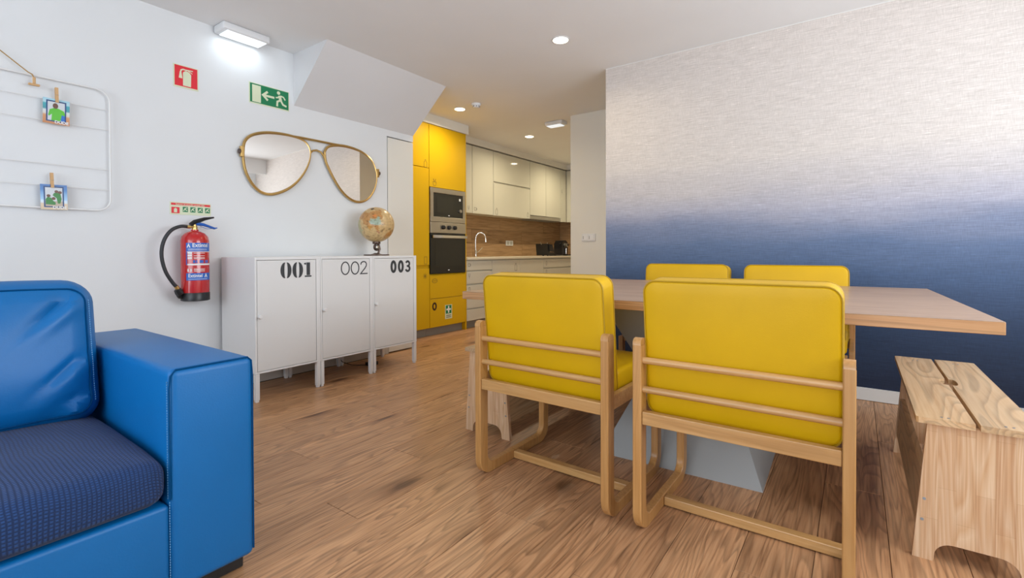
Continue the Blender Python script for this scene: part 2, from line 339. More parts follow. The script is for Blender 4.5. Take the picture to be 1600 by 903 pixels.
def thing(name, label, cat, loc=(0, 0, 0), rz=0, group=None):
    o = bpy.data.objects.new(name, None); COL.objects.link(o); o.location = loc; o.rotation_euler = (0, 0, rz); o.empty_display_size = 0.1
    o['label'] = label; o['category'] = cat
    if group: o['group'] = group
    return o
def tag(o, label, cat, group=None):
    o['label'] = label; o['category'] = cat
    if group: o['group'] = group
    return o
def struct(o): o['kind'] = 'structure'; return o
def copy_tree(src, loc, rz=None, label=None):
    r = src.copy(); COL.objects.link(r); r.location = loc
    if rz is not None: r.rotation_euler = (0, 0, rz)
    if label: r['label'] = label
    def rec(a, b):
        for ch in list(a.children):
            c = ch.copy(); COL.objects.link(c); c.parent = b; rec(ch, c)
    rec(src, r); return r
def text(s, size, mat, parent, fn, d0=0.0, d1=0.0006, offset=0.0, name='lettering', align='LEFT', sx=1.0):
    """flat lettering from the built-in font; fn maps (u, v, d) to xyz"""
    cu = bpy.data.curves.new('t', 'FONT'); cu.body = s; cu.size = size; cu.offset = offset; cu.align_x = align; cu.resolution_u = 3
    t = bpy.data.objects.new('t', cu); COL.objects.link(t)
    me = bpy.data.meshes.new_from_object(t.evaluated_get(bpy.context.evaluated_depsgraph_get()))
    b = MB(); b.add([fn(v.co.x * sx, v.co.y, d1) for v in me.vertices], [tuple(p.vertices) for p in me.polygons])
    bpy.data.objects.remove(t); bpy.data.curves.remove(cu); bpy.data.meshes.remove(me)
    return b.build(name, mat, parent)
def rect(u0, u1, v0, v1): return [(u0, v0), (u1, v0), (u1, v1), (u0, v1)]
def ell(cu, cv, ru, rv, n=24, a0=0, a1=360): return [(cu + ru * math.cos(math.radians(a0 + (a1 - a0) * k / n)), cv + rv * math.sin(math.radians(a0 + (a1 - a0) * k / n))) for k in range(n + (0 if a1 - a0 == 360 else 1))]
def onx(x): return lambda u, v, d: (x + d, u, v)      # surface facing +x: u along +y, v up
def ony(y): return lambda u, v, d: (u, y - d, v)      # surface facing -y: u along +x, v up

# ================================================================== SETTING
CZ = 2.5; WX = -3.58; KX = -4.53; KY = 7.84; RX = 1.55; BY = -2.45; WPY = 3.806
def sbox(name, mat, *a): return struct(MB().box(*a).build(name, mat))
fl = sbox('floor', M_dark, -4.7, RX + 0.2, BY - 0.2, KY + 0.2, -0.06, -0.0085)
# laminate planks, each its own object
PW, PL_ = 0.192, 1.285
pm = {}
def plank(x, y0, y1):
    ln = round(y1 - y0, 3)
    if ln not in pm:
        b = MB(); b.box(0, PW - 0.0016, 0, ln - 0.0016, -0.008, 0, 0.0009, 1)
        o = b.build('plank', M_floor, fl); pm[ln] = o.data; o.location = (x, y0, 0); return
    o = bpy.data.objects.new('plank', pm[ln]); COL.objects.link(o); o.parent = fl; o.location = (x, y0, 0)
x = 0.088 - 25 * PW; i = 0
offs = [0.0, 0.62, 0.27, 0.95, 0.45, 1.1, 0.15, 0.8]
while x < RX:
    y = -1.5 - offs[i % 8]
    ylim0 = BY if x > -3.7 else 2.9
    while y < KY:
        a, b_ = max(y, ylim0), min(y + PL_, KY)
        if x > -1.85 and a > WPY + 0.1: break
        if b_ - a > 0.05: plank(x, a, b_)
        y += PL_
    x += PW; i += 1
sbox('ceiling', M_ceil, -4.7, RX + 0.2, BY - 0.2, KY + 0.2, CZ, CZ + 0.1)
# left wall with the door under the stairs at its end
b = MB(); b.box(WX - 0.14, WX, BY, 2.99, 0, CZ); b.box(WX - 0.14, WX, 2.99, 3.315, 2.04, CZ); b.box(WX - 0.14, WX - 0.06, 2.99, 3.315, 0, 2.04)
struct(b.build('wall_left', M_wall))
d = struct(MB().box(WX - 0.045, WX + 0.001, 2.998, 3.314, 0.012, 2.03, 0.001, 1).build('door_1', M_cream))
sbox('baseboard_left', M_skirt2, WX, WX + 0.012, 0.8, 2.985, 0.004, 0.085)
sbox('wall_kitchen_left', M_kwall, KX - 0.1, KX, 3.1, KY, 0, CZ)
sbox('wall_understair', M_kwall, KX, WX - 0.14, 3.1, 3.2, 0, CZ)
sbox('wall_kitchen_far', M_kwall, KX - 0.1, -2.5, KY, KY + 0.1, 0, CZ)
sbox('wall_kitchen_right', M_kwall, -2.665, -1.745, 4.87, KY, 0, CZ)
wp = sbox('wall_right', M_kwall, -1.7425, RX + 0.1, WPY + 0.004, WPY + 1.06, 0, CZ)
MB().box(-1.743, RX, WPY, WPY + 0.004, 0, CZ).build('wallpaper', M_linen, wp, label='linen textured ombre wallpaper fading from beige to navy')
sbox('baseboard_right', M_skirt, -1.743, RX, WPY - 0.014, WPY, 0.003, 0.08)
sbox('trim_1', M_skirt, -1.743, RX - 0.4, WPY - 0.003, WPY, CZ - 0.004, CZ)
# window wall to the right with pelmet, only seen in the mirror
b = MB(); b.box(RX, RX + 0.12, BY, 0.7, 0, CZ); b.box(RX, RX + 0.12, 3.3, WPY, 0, CZ); b.box(RX, RX + 0.12, 0.7, 3.3, 0, 0.95); b.box(RX, RX + 0.12, 0.7, 3.3, 2.25, CZ)
struct(b.build('wall_window', M_wall))
wn = struct(MB().box(RX + 0.05, RX + 0.09, 0.7, 0.76, 0.95, 2.25).box(RX + 0.05, RX + 0.09, 3.24, 3.3, 0.95, 2.25).box(RX + 0.05, RX + 0.09, 0.76, 3.24, 0.95, 1.01).box(RX + 0.05, RX + 0.09, 0.76, 3.24, 2.19, 2.25).box(RX + 0.05, RX + 0.09, 1.97, 2.03, 1.01, 2.19).build('window_1', M_wplas))
MB().box(RX + 0.065, RX + 0.075, 0.76, 1.97, 1.01, 2.19).build('pane', M_glass, wn); MB().box(RX + 0.065, RX + 0.075, 2.03, 3.24, 1.01, 2.19).build('pane', M_glass, wn)
sbox('trim_2', M_ceil, 1.12, 1.14, BY, WPY - 0.001, 2.26, CZ)     # pelmet board
b = MB(); b.box(-3.6, -2.7, BY - 0.12, BY, 0, CZ); b.box(1.1, RX + 0.1, BY - 0.12, BY, 0, CZ); b.box(-2.7, 1.1, BY - 0.12, BY, 0, 0.3); b.box(-2.7, 1.1, BY - 0.12, BY, 2.35, CZ)
struct(b.build('wall_back', M_wall))
wb = MB()
for u in (-2.7, -1.43, -0.17, 1.04): wb.box(u, u + 0.06, BY - 0.09, BY - 0.05, 0.3, 2.35)
wb.box(-2.64, 1.04, BY - 0.09, BY - 0.05, 0.3, 0.36); wb.box(-2.64, 1.04, BY - 0.09, BY - 0.05, 2.29, 2.35)
w2 = struct(wb.build('window_2', M_wplas))
for u0, u1 in ((-2.64, -1.43), (-1.37, -0.17), (-0.11, 1.04)): MB().box(u0, u1, BY - 0.075, BY - 0.065, 0.36, 2.29).build('pane', M_glass, w2)
# sloping underside of the stairs
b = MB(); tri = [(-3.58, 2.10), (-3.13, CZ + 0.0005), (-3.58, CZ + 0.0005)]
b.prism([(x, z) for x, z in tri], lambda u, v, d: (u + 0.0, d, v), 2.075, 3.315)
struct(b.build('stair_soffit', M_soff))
# backsplash of wood-look tiles, and plaster boxes over the cupboards
bs = struct(MB().box(KX, KX + 0.004, 4.5, KY, 0.87, 1.50).build('trim_3', M_dark))
for r, (z0, z1, js) in enumerate([(0.874, 1.08, (5.32, 6.59)), (1.083, 1.281, (5.10, 5.95, 7.3)), (1.284, 1.50, (5.643, 6.0, 7.253))]):
    ys = [4.5] + list(js) + [KY]
    if r == 0: ys = [4.5, 5.32, 6.59, KY]
    if r == 1: ys = [4.5, 5.30, 6.57, KY]
    if r == 2: ys = [4.5, 5.98, 7.253, KY]
    for a, c in zip(ys[:-1], ys[1:]):
        MB().box(KX + 0.004, KX + 0.012, a + 0.001, c - 0.001, z0, z1, 0.001, 1).build('tile', M_tile, bs)
bs2 = struct(MB().box(KX, -3.0, KY - 0.004, KY, 0.87, 1.50).build('trim_4', M_dark))
for z0, z1 in ((0.874, 1.08), (1.083, 1.281), (1.284, 1.50)): MB().box(KX + 0.014, -3.35, KY - 0.012, KY - 0.004, z0, z1, 0.001, 1).build('tile', M_tilex, bs2)
sbox('trim_5', M_kwall, KX, -3.885, 3.2, 4.512, 2.392, CZ)
sbox('trim_6', M_kwall, KX, -4.235, 4.512, KY, 2.412, CZ)
sbox('trim_7', M_kwall, -4.235, -2.665, 7.595, KY, 2.412, CZ)

# ================================================================== DINING CHAIRS
CW = 0.615
def make_chair(label, loc, rz):
    t = thing('dining_chair', label, 'chair', loc, rz, 'yellow dining chairs round the table')
    hw = CW / 2
    # U-shaped bent side frames: path in (y, z), thickness 0.05 in plane, 0.03 wide
    for s in (-1, 1):
        x0, x1 = (-hw, -hw + 0.03) if s < 0 else (hw - 0.03, hw)
        T = 0.048; D = 0.535; R = 0.075; r = R - T * 0.8
        outer = [(0, 0.64)] + [(R - R * math.cos(a), R - R * math.sin(a)) for a in [k / 8 * PI / 2 for k in range(9)]] + [(D - R + R * math.sin(a), R - R * math.cos(a)) for a in [k / 8 * PI / 2 for k in range(9)]] + [(D, 0.40)]
        Ri = 0.045; h = 0.042
        inner = [(0.052, 0.64)] + [(0.052 + Ri - Ri * math.cos(a), h + Ri - Ri * math.sin(a)) for a in [k / 8 * PI / 2 for k in range(9)]] + [(D - 0.045 - Ri + Ri * math.sin(a), h + Ri - Ri * math.cos(a)) for a in [k / 8 * PI / 2 for k in range(9)]] + [(D - 0.045, 0.40)]
        b = MB(); n = len(outer); vs = []; fs = []
        ch = 0.003
        for (p, q) in zip(outer, inner):
            py, pz = p; qy, qz = q; dy, dz = qy - py, qz - pz; l = math.hypot(dy, dz); dy /= l; dz /= l
            for (xx, k) in ((x0 + ch, 0), (x0, 1), (x0, 2), (x0 + ch, 3), (x1 - ch, 3), (x1, 2), (x1, 1), (x1 - ch, 0)):
                o_ = {0: (py, pz), 1: (py + dy * ch, pz + dz * ch), 2: (qy - dy * ch, qz - dz * ch), 3: (qy, qz)}[k]
                vs.append((xx, o_[0], o_[1]))
        for i in range(n - 1):
            for k in range(8): fs.append((i * 8 + k, i * 8 + (k + 1) % 8, (i + 1) * 8 + (k + 1) % 8, (i + 1) * 8 + k))
        fs.append(tuple(range((n - 1) * 8, n * 8)))
        # rounded top of the rear post
        top = [(0.012, 0.657), (0.026, 0.662), (0.040, 0.657)]
        b.add(vs, fs)
        pr = [(0, 0.64), (0.052, 0.64), (0.050, 0.652), (0.042, 0.660), (0.026, 0.663), (0.010, 0.660), (0.002, 0.652)]
        b.prism(pr, lambda u, v, d: (d, u, v), x0 + 0.001, x1 - 0.001)
        b.build('side_frame', M_beech, t, True)
        xr = x0 if s > 0 else x0
        MB().box(x0 + 0.004, x1 - 0.004, 0.053, D - 0.046, 0.385, 0.438, 0.003).build('seat_rail', M_beechy, t)
    MB().box(-hw + 0.031, hw - 0.031, 0.006, 0.032, 0.374, 0.418, 0.003).build('rear_rail', M_beechy, t)
    MB().box(-hw + 0.031, hw - 0.031, D - 0.036, D - 0.012, 0.372, 0.418, 0.003).build('front_rail', M_beechy, t)
    MB().box(-hw + 0.031, hw - 0.031, 0.235, 0.270, 0.004, 0.036, 0.003).build('stretcher', M_beechy, t)
    for z in (0.490, 0.588): MB().cyl((-hw + 0.028, 0.021, z), (hw - 0.028, 0.021, z), 0.0115, 14).build('back_rod', M_beechy, t, True)
    # seat cushion
    fn = lambda u, v, d: (u, 0.335 + v, 0.462 + d)
    b = MB().pad(0.548, 0.385, 0.082, 0.03, 0.018, 0.008, fn); b.build('seat_cushion', M_yel, t, True)
    # back cushion, leaning a little
    ta = math.radians(6.0); ca, sa = math.cos(ta), math.sin(ta)
    def fb(u, v, d):      # d > 0 is the rear face
        y0, z0 = 0.0845, 0.632
        return (u, y0 - v * sa - d * ca, z0 + v * ca - d * sa)
    b = MB().pad(0.556, 0.462, 0.088, 0.042, 0.012, 0.006, fb)
    out = b.last_outline; c = b.build('back_cushion', M_yel, t, True)
    for dd in (0.0415, -0.0415):
        MB().tube([fb(u, v, dd) for u, v in out(0.0015)], 0.0028, 6, closed=True).build('piping', M_yseam, c, True)
    return t
ch = make_chair('yellow dining chair nearest the camera, its back in front of the table middle', (-0.3075, 1.552, 0), 0)
copy_tree(ch, (-1.012, 1.560, 0), math.radians(-1.0), 'yellow dining chair with its back to us at the left end of the table')
copy_tree(ch, (-0.315, 3.505, 0), PI, 'yellow dining chair facing us across the table, the right one of two')
copy_tree(ch, (-0.965, 3.505, 0), PI, 'yellow dining chair facing us across the table, the left one of two')

# ================================================================== TABLE
t = thing('dining_table', 'large oak dining table with thick top on a grey hourglass base', 'table', (-0.678, 2.63, 0), math.radians(1.6))
b = MB(); b.box(-1.003, 1.003, -0.729, 0.729, 0.712, 0.7485, 0.0015, 1); b.build('table_edge', M_tedge, t, label='lighter oak edge of the table top')
MB().box(-1.0025, 1.0025, -0.7285, 0.7285, 0.7486, 0.750).build('table_top', M_table, t)
def frus(z0, hx0, hy0, z1, hx1, hy1, cx, cy):
    vs = [(cx + sx * hx, cy + sy * hy, z) for (z, hx, hy) in ((z0, hx0, hy0), (z1, hx1, hy1)) for sx, sy in ((-1, -1), (1, -1), (1, 1), (-1, 1))]
    return vs, [(3, 2, 1, 0), (4, 5, 6, 7)] + [(i, (i + 1) % 4, 4 + (i + 1) % 4, 4 + i) for i in range(4)]
b = MB()
vs = []
for (z, hx, hy) in ((0.0, 0.345, 0.415), (0.36, 0.185, 0.215), (0.712, 0.345, 0.40)):
    vs += [(0.02 + sx * hx, -0.115 + sy * hy, z) for sx, sy in ((-1, -1), (1, -1), (1, 1), (-1, 1))]
b.add(vs, [(3, 2, 1, 0), (8, 9, 10, 11)] + [(k * 4 + i, k * 4 + (i + 1) % 4, k * 4 + 4 + (i + 1) % 4, k * 4 + 4 + i) for k in (0, 1) for i in range(4)])
b.build('base', M_grey, t)

# ================================================================== BENCHES
def make_bench(label, loc):
    t = thing('bench', label, 'bench', loc, 0, 'pine benches at the table ends')
    H = 0.445; hb, ht = 0.147, 0.112
    def end_poly():
        r = 0.045; zc = 0.062
        p = [(-hb, 0), (-hb + 0.05, 0)]
        p += [(-hb + 0.052 + 0.0, 0.012)] + [(-hb + 0.052 + r - r * math.cos(a), zc - r + r * math.sin(a)) for a in [k / 6 * PI / 2 for k in range(7)]]
        q = [(-x, z) for x, z in p[::-1]]
        return p + q + [(ht, H - 0.02), (-ht, H - 0.02)]
    for y in (0.0, 0.95):
        e = MB().prism(end_poly(), lambda u, v, d: (u, d, v), y, y + 0.02).build('end_panel', M_stave, t)
        face = y - 0.001 if y == 0 else y + 0.02
        for s in (-1, 1):
            for z in (0.187, 0.122):
                xs = s * (hb - (hb - ht) * z / H - 0.014)
                MB().cyl((xs, face, z), (xs, face + 0.0015, z), 0.0045, 10).build('screw', M_silver, e)
    for s in (-1, 1):       # leaning side boards
        def f(u, v, d): return (s * (hb - (hb - ht) * v / H - 0.004 - d), u, v)
        MB().prism([(0.021, 0.088), (0.949, 0.088), (0.949, 0.258), (0.021, 0.258)], f, 0.0, 0.018).build('side_board', M_pine, t)
    for s in (-1, 1):       # two seat planks with the hand hole between them
        g = 0.0055; W = 0.140; yA, yB = -0.015, 1.035; yc, rn = 0.555, 0.055
        pts = [(s * g, yA), (s * (W - 0.006), yA), (s * W, yA + 0.006), (s * W, yB - 0.006), (s * (W - 0.006), yB), (s * g, yB)]
        pts += [(s * (g + 0.020 * math.sin(a) ** 0.5 if 0 < k < 8 else g), yc + rn * math.cos(a)) for k, a in [(k, k / 8 * PI) for k in range(9)]]
        b = MB(); b.prism(pts, lambda u, v, d: (u, v, d), H - 0.02, H - 0.0015)
        pk = b.build('seat_plank', M_pine, t)
        for y in (0.012, 0.960):
            for xx in (0.062, 0.078): MB().cyl((s * xx, y, H - 0.0016), (s * xx, y, H - 0.0006), 0.0035, 8).build('screw', M_silver, pk)
    return t
bn = make_bench('pine bench at the right end of the table in front of the blue wall', (0.290, 1.947, 0))
copy_tree(bn, (-1.567, 1.955, 0), 0, 'pine bench at the left end of the table behind the left yellow chair')

# ================================================================== SOFA (faces +x)
t = thing('sofa', 'bright blue leather sofa with a wide square arm and navy seat cover', 'sofa', (-1.92, -0.30, 0))
ox, oy = -1.92, -0.30
def LX(x): return x - ox
def LY(y): return y - oy
def softbox(x0, x1, y0, y1, z0, z1, r, wob=0.0, n=10, seed=0, crown=0.0):
    b = bmesh.new(); bmesh.ops.create_cube(b, size=1)
    for v in b.verts: v.co = Vector((x0 if v.co.x < 0 else x1, y0 if v.co.y < 0 else y1, z0 if v.co.z < 0 else z1))
    bmesh.ops.bevel(b, geom=b.edges[:], offset=r, segments=4, profile=0.5, affect='EDGES')
    return b
b = MB(); bb = softbox(LX(-2.39), LX(-1.447), LY(0.492), LY(0.708), 0.062, 0.650, 0.020); b.bm(bb)
arm = b.build('arm', M_blue, t, True)
# crowned top and front panel seam
pts = [(LX(-1.452), LY(0.4935), 0.31), (LX(-1.4505), LY(0.4925), 0.60), (LX(-1.451), LY(0.4955), 0.633), (LX(-1.452), LY(0.508), 0.6475), (LX(-1.452), LY(0.692), 0.6485), (LX(-1.452), LY(0.702), 0.638), (LX(-1.4515), LY(0.7045), 0.60), (LX(-1.4515), LY(0.7045), 0.08)]
MB().tube(pts, 0.0024, 6).build('piping', M_bseam, arm, True)
def stitches(pts, parent, n, r=0.0011):
    b = MB(); P_ = [Vector(p) for p in pts]
    L2 = [(P_[i + 1] - P_[i]).length for i in range(len(P_) - 1)]; tot = sum(L2)
    def at(s):
        for i, l in enumerate(L2):
            if s <= l or i == len(L2) - 1: return P_[i].lerp(P_[i + 1], min(1, s / l))
            s -= l
    for k in range(n): b.tube([at(tot * (k + 0.15) / n), at(tot * (k + 0.75) / n)], r, 4)
    return b.build('stitching', M_stitch, parent)
stitches([(LX(-1.4462), LY(0.490), 0.08), (LX(-1.4462), LY(0.490), 0.31)], arm, 34)
stitches([(LX(-1.462), LY(0.4915), 0.31), (LX(-1.462), LY(0.4915), 0.62)], arm, 46)
b = MB(); b.bm(softbox(LX(-2.39), LX(-1.447), LY(-1.308), LY(-1.092), 0.062, 0.650, 0.020)); b.build('arm', M_blue, t, True)
b = MB(); b.bm(softbox(LX(-2.38), LX(-1.449), LY(-1.0915), LY(0.4915), 0.062, 0.300, 0.012)); b.build('seat_base', M_blue, t, True)
b = MB(); b.bm(softbox(LX(-2.385), LX(-2.20), LY(-1.0915), LY(0.4915), 0.301, 0.70, 0.03)); b.build('backrest', M_blue, t, True)
for x in (-1.56, -2.30):
    for y in (0.60, -1.20): MB().box(LX(x - 0.045), LX(x + 0.045), LY(y - 0.105), LY(y + 0.105), 0.0, 0.061, 0.003, 1).build('foot', M_black, t)
def hsh(a, b_): return math.sin(a * 12.9 + b_ * 7.3) * math.sin(a * 5.1 - b_ * 11.7)
# seat cushions under the navy waffle cover
for k, yc in enumerate((0.095, -0.695)):
    def fs_(u, v, d, yc=yc):
        x = -1.79 + u; y = yc + v
        # front edge rolls down; corner sinks a little
        fu = max(0.0, (u - 0.10) / 0.24)
        z = 0.372 + d - (0.014 * fu ** 2 if d > 0 else 0) - (0.018 * max(0, (abs(v) - 0.30) / 0.1) ** 2 if d > 0 else 0)
        return (LX(x), LY(y), z)
    b = MB().pad(0.70, 0.79, 0.130, 0.05, 0.032, 0.022, fs_, nc=6, ne=16, nr=10, wr=lambda u, v: 0.002 * hsh(u, v))
    b.build('seat_cushion', M_waffle, t, True)
# back cushions, puffy with a boxed border
for k, yc in enumerate((0.087, -0.700)):
    ta = math.radians(11); ca, sa = math.cos(ta), math.sin(ta)
    def fb2(u, v, d, yc=yc):      # u along y, v up, d forward
        x = -2.045 - v * sa + d * ca; z = 0.633 + v * ca + d * sa * 0.6
        z += 0.020 * math.sin(max(0, u + 0.2) * 4) - 0.006
        return (LX(x), LY(yc + u), z)
    def wr(u, v):
        e = 0.0
        for (cu, cv, a, l, amp) in ((0.33, 0.17, -0.8, 0.16, 0.020), (0.34, -0.02, -0.75, 0.17, 0.014), (0.35, -0.12, -0.5, 0.2, 0.010), (0.30, -0.15, -0.3, 0.2, 0.006)):
            du, dv = u - cu, v - cv; s_ = du * math.cos(a + PI / 2 + 1.5) + dv * math.sin(a + PI / 2 + 1.5)
            ax = (math.cos(PI + 0.75), math.sin(PI + 0.75)); al = du * ax[0] + dv * ax[1]; pe = -du * ax[1] + dv * ax[0]
            win = 1 / (1 + math.exp(-(al + 0.005) / 0.012)) / (1 + math.exp((al - l * 0.6) / 0.03))
            e -= win * amp * math.exp(-(pe / 0.012) ** 2); e += win * amp * 0.6 * math.exp(-((pe - 0.03) / 0.02) ** 2)
        e *= 1 / (1 + math.exp((abs(u) - 0.375) / 0.008)) / (1 + math.exp((abs(v) - 0.195) / 0.008))
        return e + 0.002 * hsh(u * 1.3, v)
    b = MB().pad(0.80, 0.455, 0.150, 0.075, 0.070, 0.045, fb2, nc=7, ne=34, nr=22, wr=wr)
    out = b.last_outline; c = b.build('back_cushion', M_blue, t, True)
    pf = lambda u, v: 0.045 * max(0.0, 1 - abs(u / (0.40 - 0.021)) ** 2.6) * max(0.0, 1 - abs(v / (0.2275 - 0.021)) ** 2.6) + wr(u, v)
    MB().tube([fb2(u, v, 0.075 - 0.070 + 0.070 * math.cos(0.55) + 0.0008 + pf(u, v)) for u, v in out(0.070 * (1 - math.sin(0.55)))], 0.0026, 6, closed=True).build('piping', M_bseam, c, True)
    stitches([fb2(0.376, v, 0.0620 + pf(0.367, v)) for v in [-0.16 + 0.02 * q for q in range(17)]], c, 46, 0.0012)

# ================================================================== LOCKER CABINETS
FX = -3.086; BX = -3.54
nums = ['001', '002', '003']
labs = ['white metal locker cabinet numbered 001 in stencil digits', 'white metal locker cabinet numbered 002 in thin digits', 'white metal locker cabinet numbered 003 in bold digits']
for i in range(3):
    y0 = 1.52 + i * 0.4565; y1 = y0 + 0.455; cy = (y0 + y1) / 2
    t = thing('locker_cabinet', labs[i], 'cabinet', (-3.31, cy, 0), 0, 'numbered white lockers against the left wall')
    X = lambda x: x + 3.31
    Yf = lambda y: y - cy
    b = MB(); zt, zb = 0.924, 0.182
    b.box(X(BX), X(FX), Yf(y0), Yf(y0) + 0.012, zb, zt, 0.001, 1); b.box(X(BX), X(FX), Yf(y1) - 0.012, Yf(y1), zb, zt, 0.001, 1)
    b.box(X(BX), X(FX), Yf(y0) + 0.012, Yf(y1) - 0.012, zt - 0.018, zt, 0.001, 1); b.box(X(BX), X(FX), Yf(y0) + 0.012, Yf(y1) - 0.012, zb, zb + 0.012, 0.001, 1)
    b.box(X(BX), X(BX) + 0.004, Yf(y0) + 0.012, Yf(y1) - 0.012, zb + 0.012, zt - 0.018)
    b.box(X(FX) - 0.02, X(FX), Yf(y1) - 0.030, Yf(y1) - 0.0125, zb + 0.012, zt - 0.018)
    b.build('body', M_wmetal, t)
    dr = MB().box(X(FX) - 0.02, X(FX) - 0.001, Yf(y0) + 0.0145, Yf(y1) - 0.0325, 0.1965, 0.9035, 0.002, 2).build('door', M_wdoor, t)
    MB().lathe([(0.006, 0), (0.006, 0.012), (0.012, 0.014), (0.0135, 0.024), (0.010, 0.030)], (X(FX) - 0.001, Yf(y0) + 0.022, 0.546), 16, Matrix.Rotation(PI / 2, 3, 'Y')).build('knob', M_wmetal, dr, True)
    for (lx0, lx1) in ((BX + 0.004, BX + 0.034), (FX - 0.031, FX - 0.001)):
        for (a, c) in ((y0 + 0.001, y0 + 0.027), (y1 - 0.028, y1 - 0.001)):
            MB().box(X(lx0), X(lx1), Yf(a), Yf(c), 0.014, 0.1815, 0.002, 1).box(X(lx0) + 0.003, X(lx1) - 0.003, Yf(a) + 0.003, Yf(c) - 0.003, 0.0, 0.016, 0.002, 1).build('leg', M_wmetal, t)
    # digits: in door coordinates, right aligned
    F = lambda u, v, d: (X(FX) - 0.0008 + d, Yf(u), v)
    b = MB(); z0, z1 = 0.785, 0.885; zm = (z0 + z1) / 2
    if i == 0:
        for cu in (y0 + 0.205, y0 + 0.288):
            for s in (-1, 1):
                o1 = ell(cu + s * 0.006, zm, 0.032, 0.053, 12, -90, 90); o2 = ell(cu + s * 0.006, zm, 0.005, 0.047, 12, 90, -90)
                for k in range(12):
                    q = [o1[k], o1[k + 1], o2[11 - k], o2[12 - k]]
                    q = [(cu + s * 0.006 + s * (p[0] - cu - s * 0.006), p[1]) for p in q]
                    b.prism(q, F, 0, 0.0008)
        u = y0 + 0.352; b.prism(rect(u, u + 0.026, z0 + 0.012, z1), F, 0, 0.0008); b.prism(rect(u - 0.014, u + 0.036, z0, z0 + 0.010), F, 0, 0.0008)
        b.prism([(u - 0.018, z1 - 0.012), (u - 0.003, z1 - 0.016), (u - 0.003, z1 - 0.001), (u - 0.018, z1 - 0.004)], F, 0, 0.0008)
    elif i == 1:
        for cu in (y0 + 0.205, y0 + 0.290): b.stroke(ell(cu, zm, 0.034, 0.046, 28), 0.0085, F, 0, 0.0008, True)
        u = y0 + 0.372
        two = [(u - 0.030, z1 - 0.026), (u - 0.026, z1 - 0.012), (u - 0.014, z1 - 0.004), (u, z1 - 0.003), (u + 0.014, z1 - 0.007), (u + 0.022, z1 - 0.020), (u + 0.020, z1 - 0.036), (u + 0.008, z1 - 0.054), (u - 0.032, z0 + 0.005), (u + 0.032, z0 + 0.005)]
        b.stroke(two, 0.0085, F, 0, 0.0008)
    else:
        for cu in (y0 + 0.205, y0 + 0.283): b.stroke(ell(cu, zm, 0.0205, 0.041, 24), 0.022, F, 0, 0.0008, True)
        u = y0 + 0.358
        b.stroke(ell(u, zm + 0.0215, 0.019, 0.0200, 14, 160, -80), 0.017, F, 0, 0.0008); b.stroke(ell(u, zm - 0.0195, 0.0215, 0.0215, 14, 85, -165), 0.018, F, 0, 0.0008)
        b.prism(rect(u - 0.010, u + 0.006, zm - 0.006, zm + 0.010), F, 0, 0.0008)
    b.build('number', M_ink, dr)
# cable and power adapter on the floor below the lockers
b = MB(); b.tube([(-3.53, 2.40, 0.10), (-3.50, 2.44, 0.035), (-3.45, 2.49, 0.008), (-3.40, 2.53, 0.005), (-3.34, 2.555, 0.010)], 0.003, 6)
b.box(-3.36, -3.30, 2.56, 2.65, 0.001, 0.03, 0.004, 2)
tag(b.build('power_adapter', M_black, None, True), 'black power adapter with its cable on the floor under the lockers', 'adapter')

# ================================================================== GLOBE
t = thing('globe', 'antique-style desk globe with beige oceans on top of locker 003', 'globe', (-3.32, 2.655, 0.925))
n, mm = 96, 64; R = 0.148; gz = 0.262
vs = [(0, 0, gz + R)] ; fs = []; cols = []
LANDS = {
 'asia': ([(30, 40), (45, 40), (50, 30), (60, 25), (68, 24), (72, 20), (77, 8), (80, 13), (88, 22), (95, 16), (98, 8), (103, 2), (105, 10), (108, 12), (108, 20), (120, 24), (122, 32), (118, 39), (127, 36), (135, 44), (142, 54), (160, 60), (178, 66), (140, 73), (100, 77), (70, 73), (60, 69), (40, 66), (20, 70), (5, 60), (-8, 43), (0, 38), (20, 38)], (0.50, 0.26, 0.09)),
 'china': ([(75, 38), (80, 31), (92, 28), (98, 24), (108, 21), (120, 25), (122, 32), (119, 39), (127, 44), (120, 50), (108, 43), (95, 44), (85, 48)], (0.34, 0.42, 0.32)),
 'russia': ([(90, 52), (110, 50), (118, 56), (108, 60), (94, 58)], (0.66, 0.24, 0.07)),
 'india': ([(68, 24), (72, 20), (77, 8), (80, 13), (88, 22), (80, 28)], (0.56, 0.28, 0.06)),
 'africa': ([(-16, 14), (-5, 35), (10, 36), (32, 31), (43, 12), (51, 11), (40, -3), (38, -18), (32, -28), (19, -34), (12, -16), (8, 4), (-8, 5)], (0.42, 0.38, 0.20)),
 'aus': ([(114, -22), (122, -18), (130, -12), (136, -12), (140, -17), (143, -11), (150, -24), (153, -31), (146, -39), (138, -34), (130, -32), (118, -35), (114, -30)], (0.48, 0.24, 0.07)),
 'borneo': ([(109, 1), (117, 6), (118, 0), (114, -4), (110, -2)], (0.30, 0.20, 0.10)), 'sumatra': ([(95, 5), (101, 1), (106, -4), (104, -6), (98, 0)], (0.40, 0.14, 0.10)),
 'png': ([(131, -1), (141, -3), (148, -8), (143, -9), (135, -5)], (0.25, 0.18, 0.08)), 'japan': ([(131, 33), (136, 35), (141, 41), (144, 43), (141, 36), (134, 33)], (0.28, 0.20, 0.10))}
def inside(x, y, poly):
    c = False; j = len(poly) - 1
    for i in range(len(poly)):
        if (poly[i][1] > y) != (poly[j][1] > y) and x < (poly[j][0] - poly[i][0]) * (y - poly[i][1]) / (poly[j][1] - poly[i][1]) + poly[i][0]: c = not c
        j = i
    return c
tilt = Matrix.Rotation(math.radians(-28), 3, 'Y') @ Matrix.Rotation(math.radians(-14), 3, 'X') @ Matrix.Rotation(math.radians(38.6), 3, 'Z')
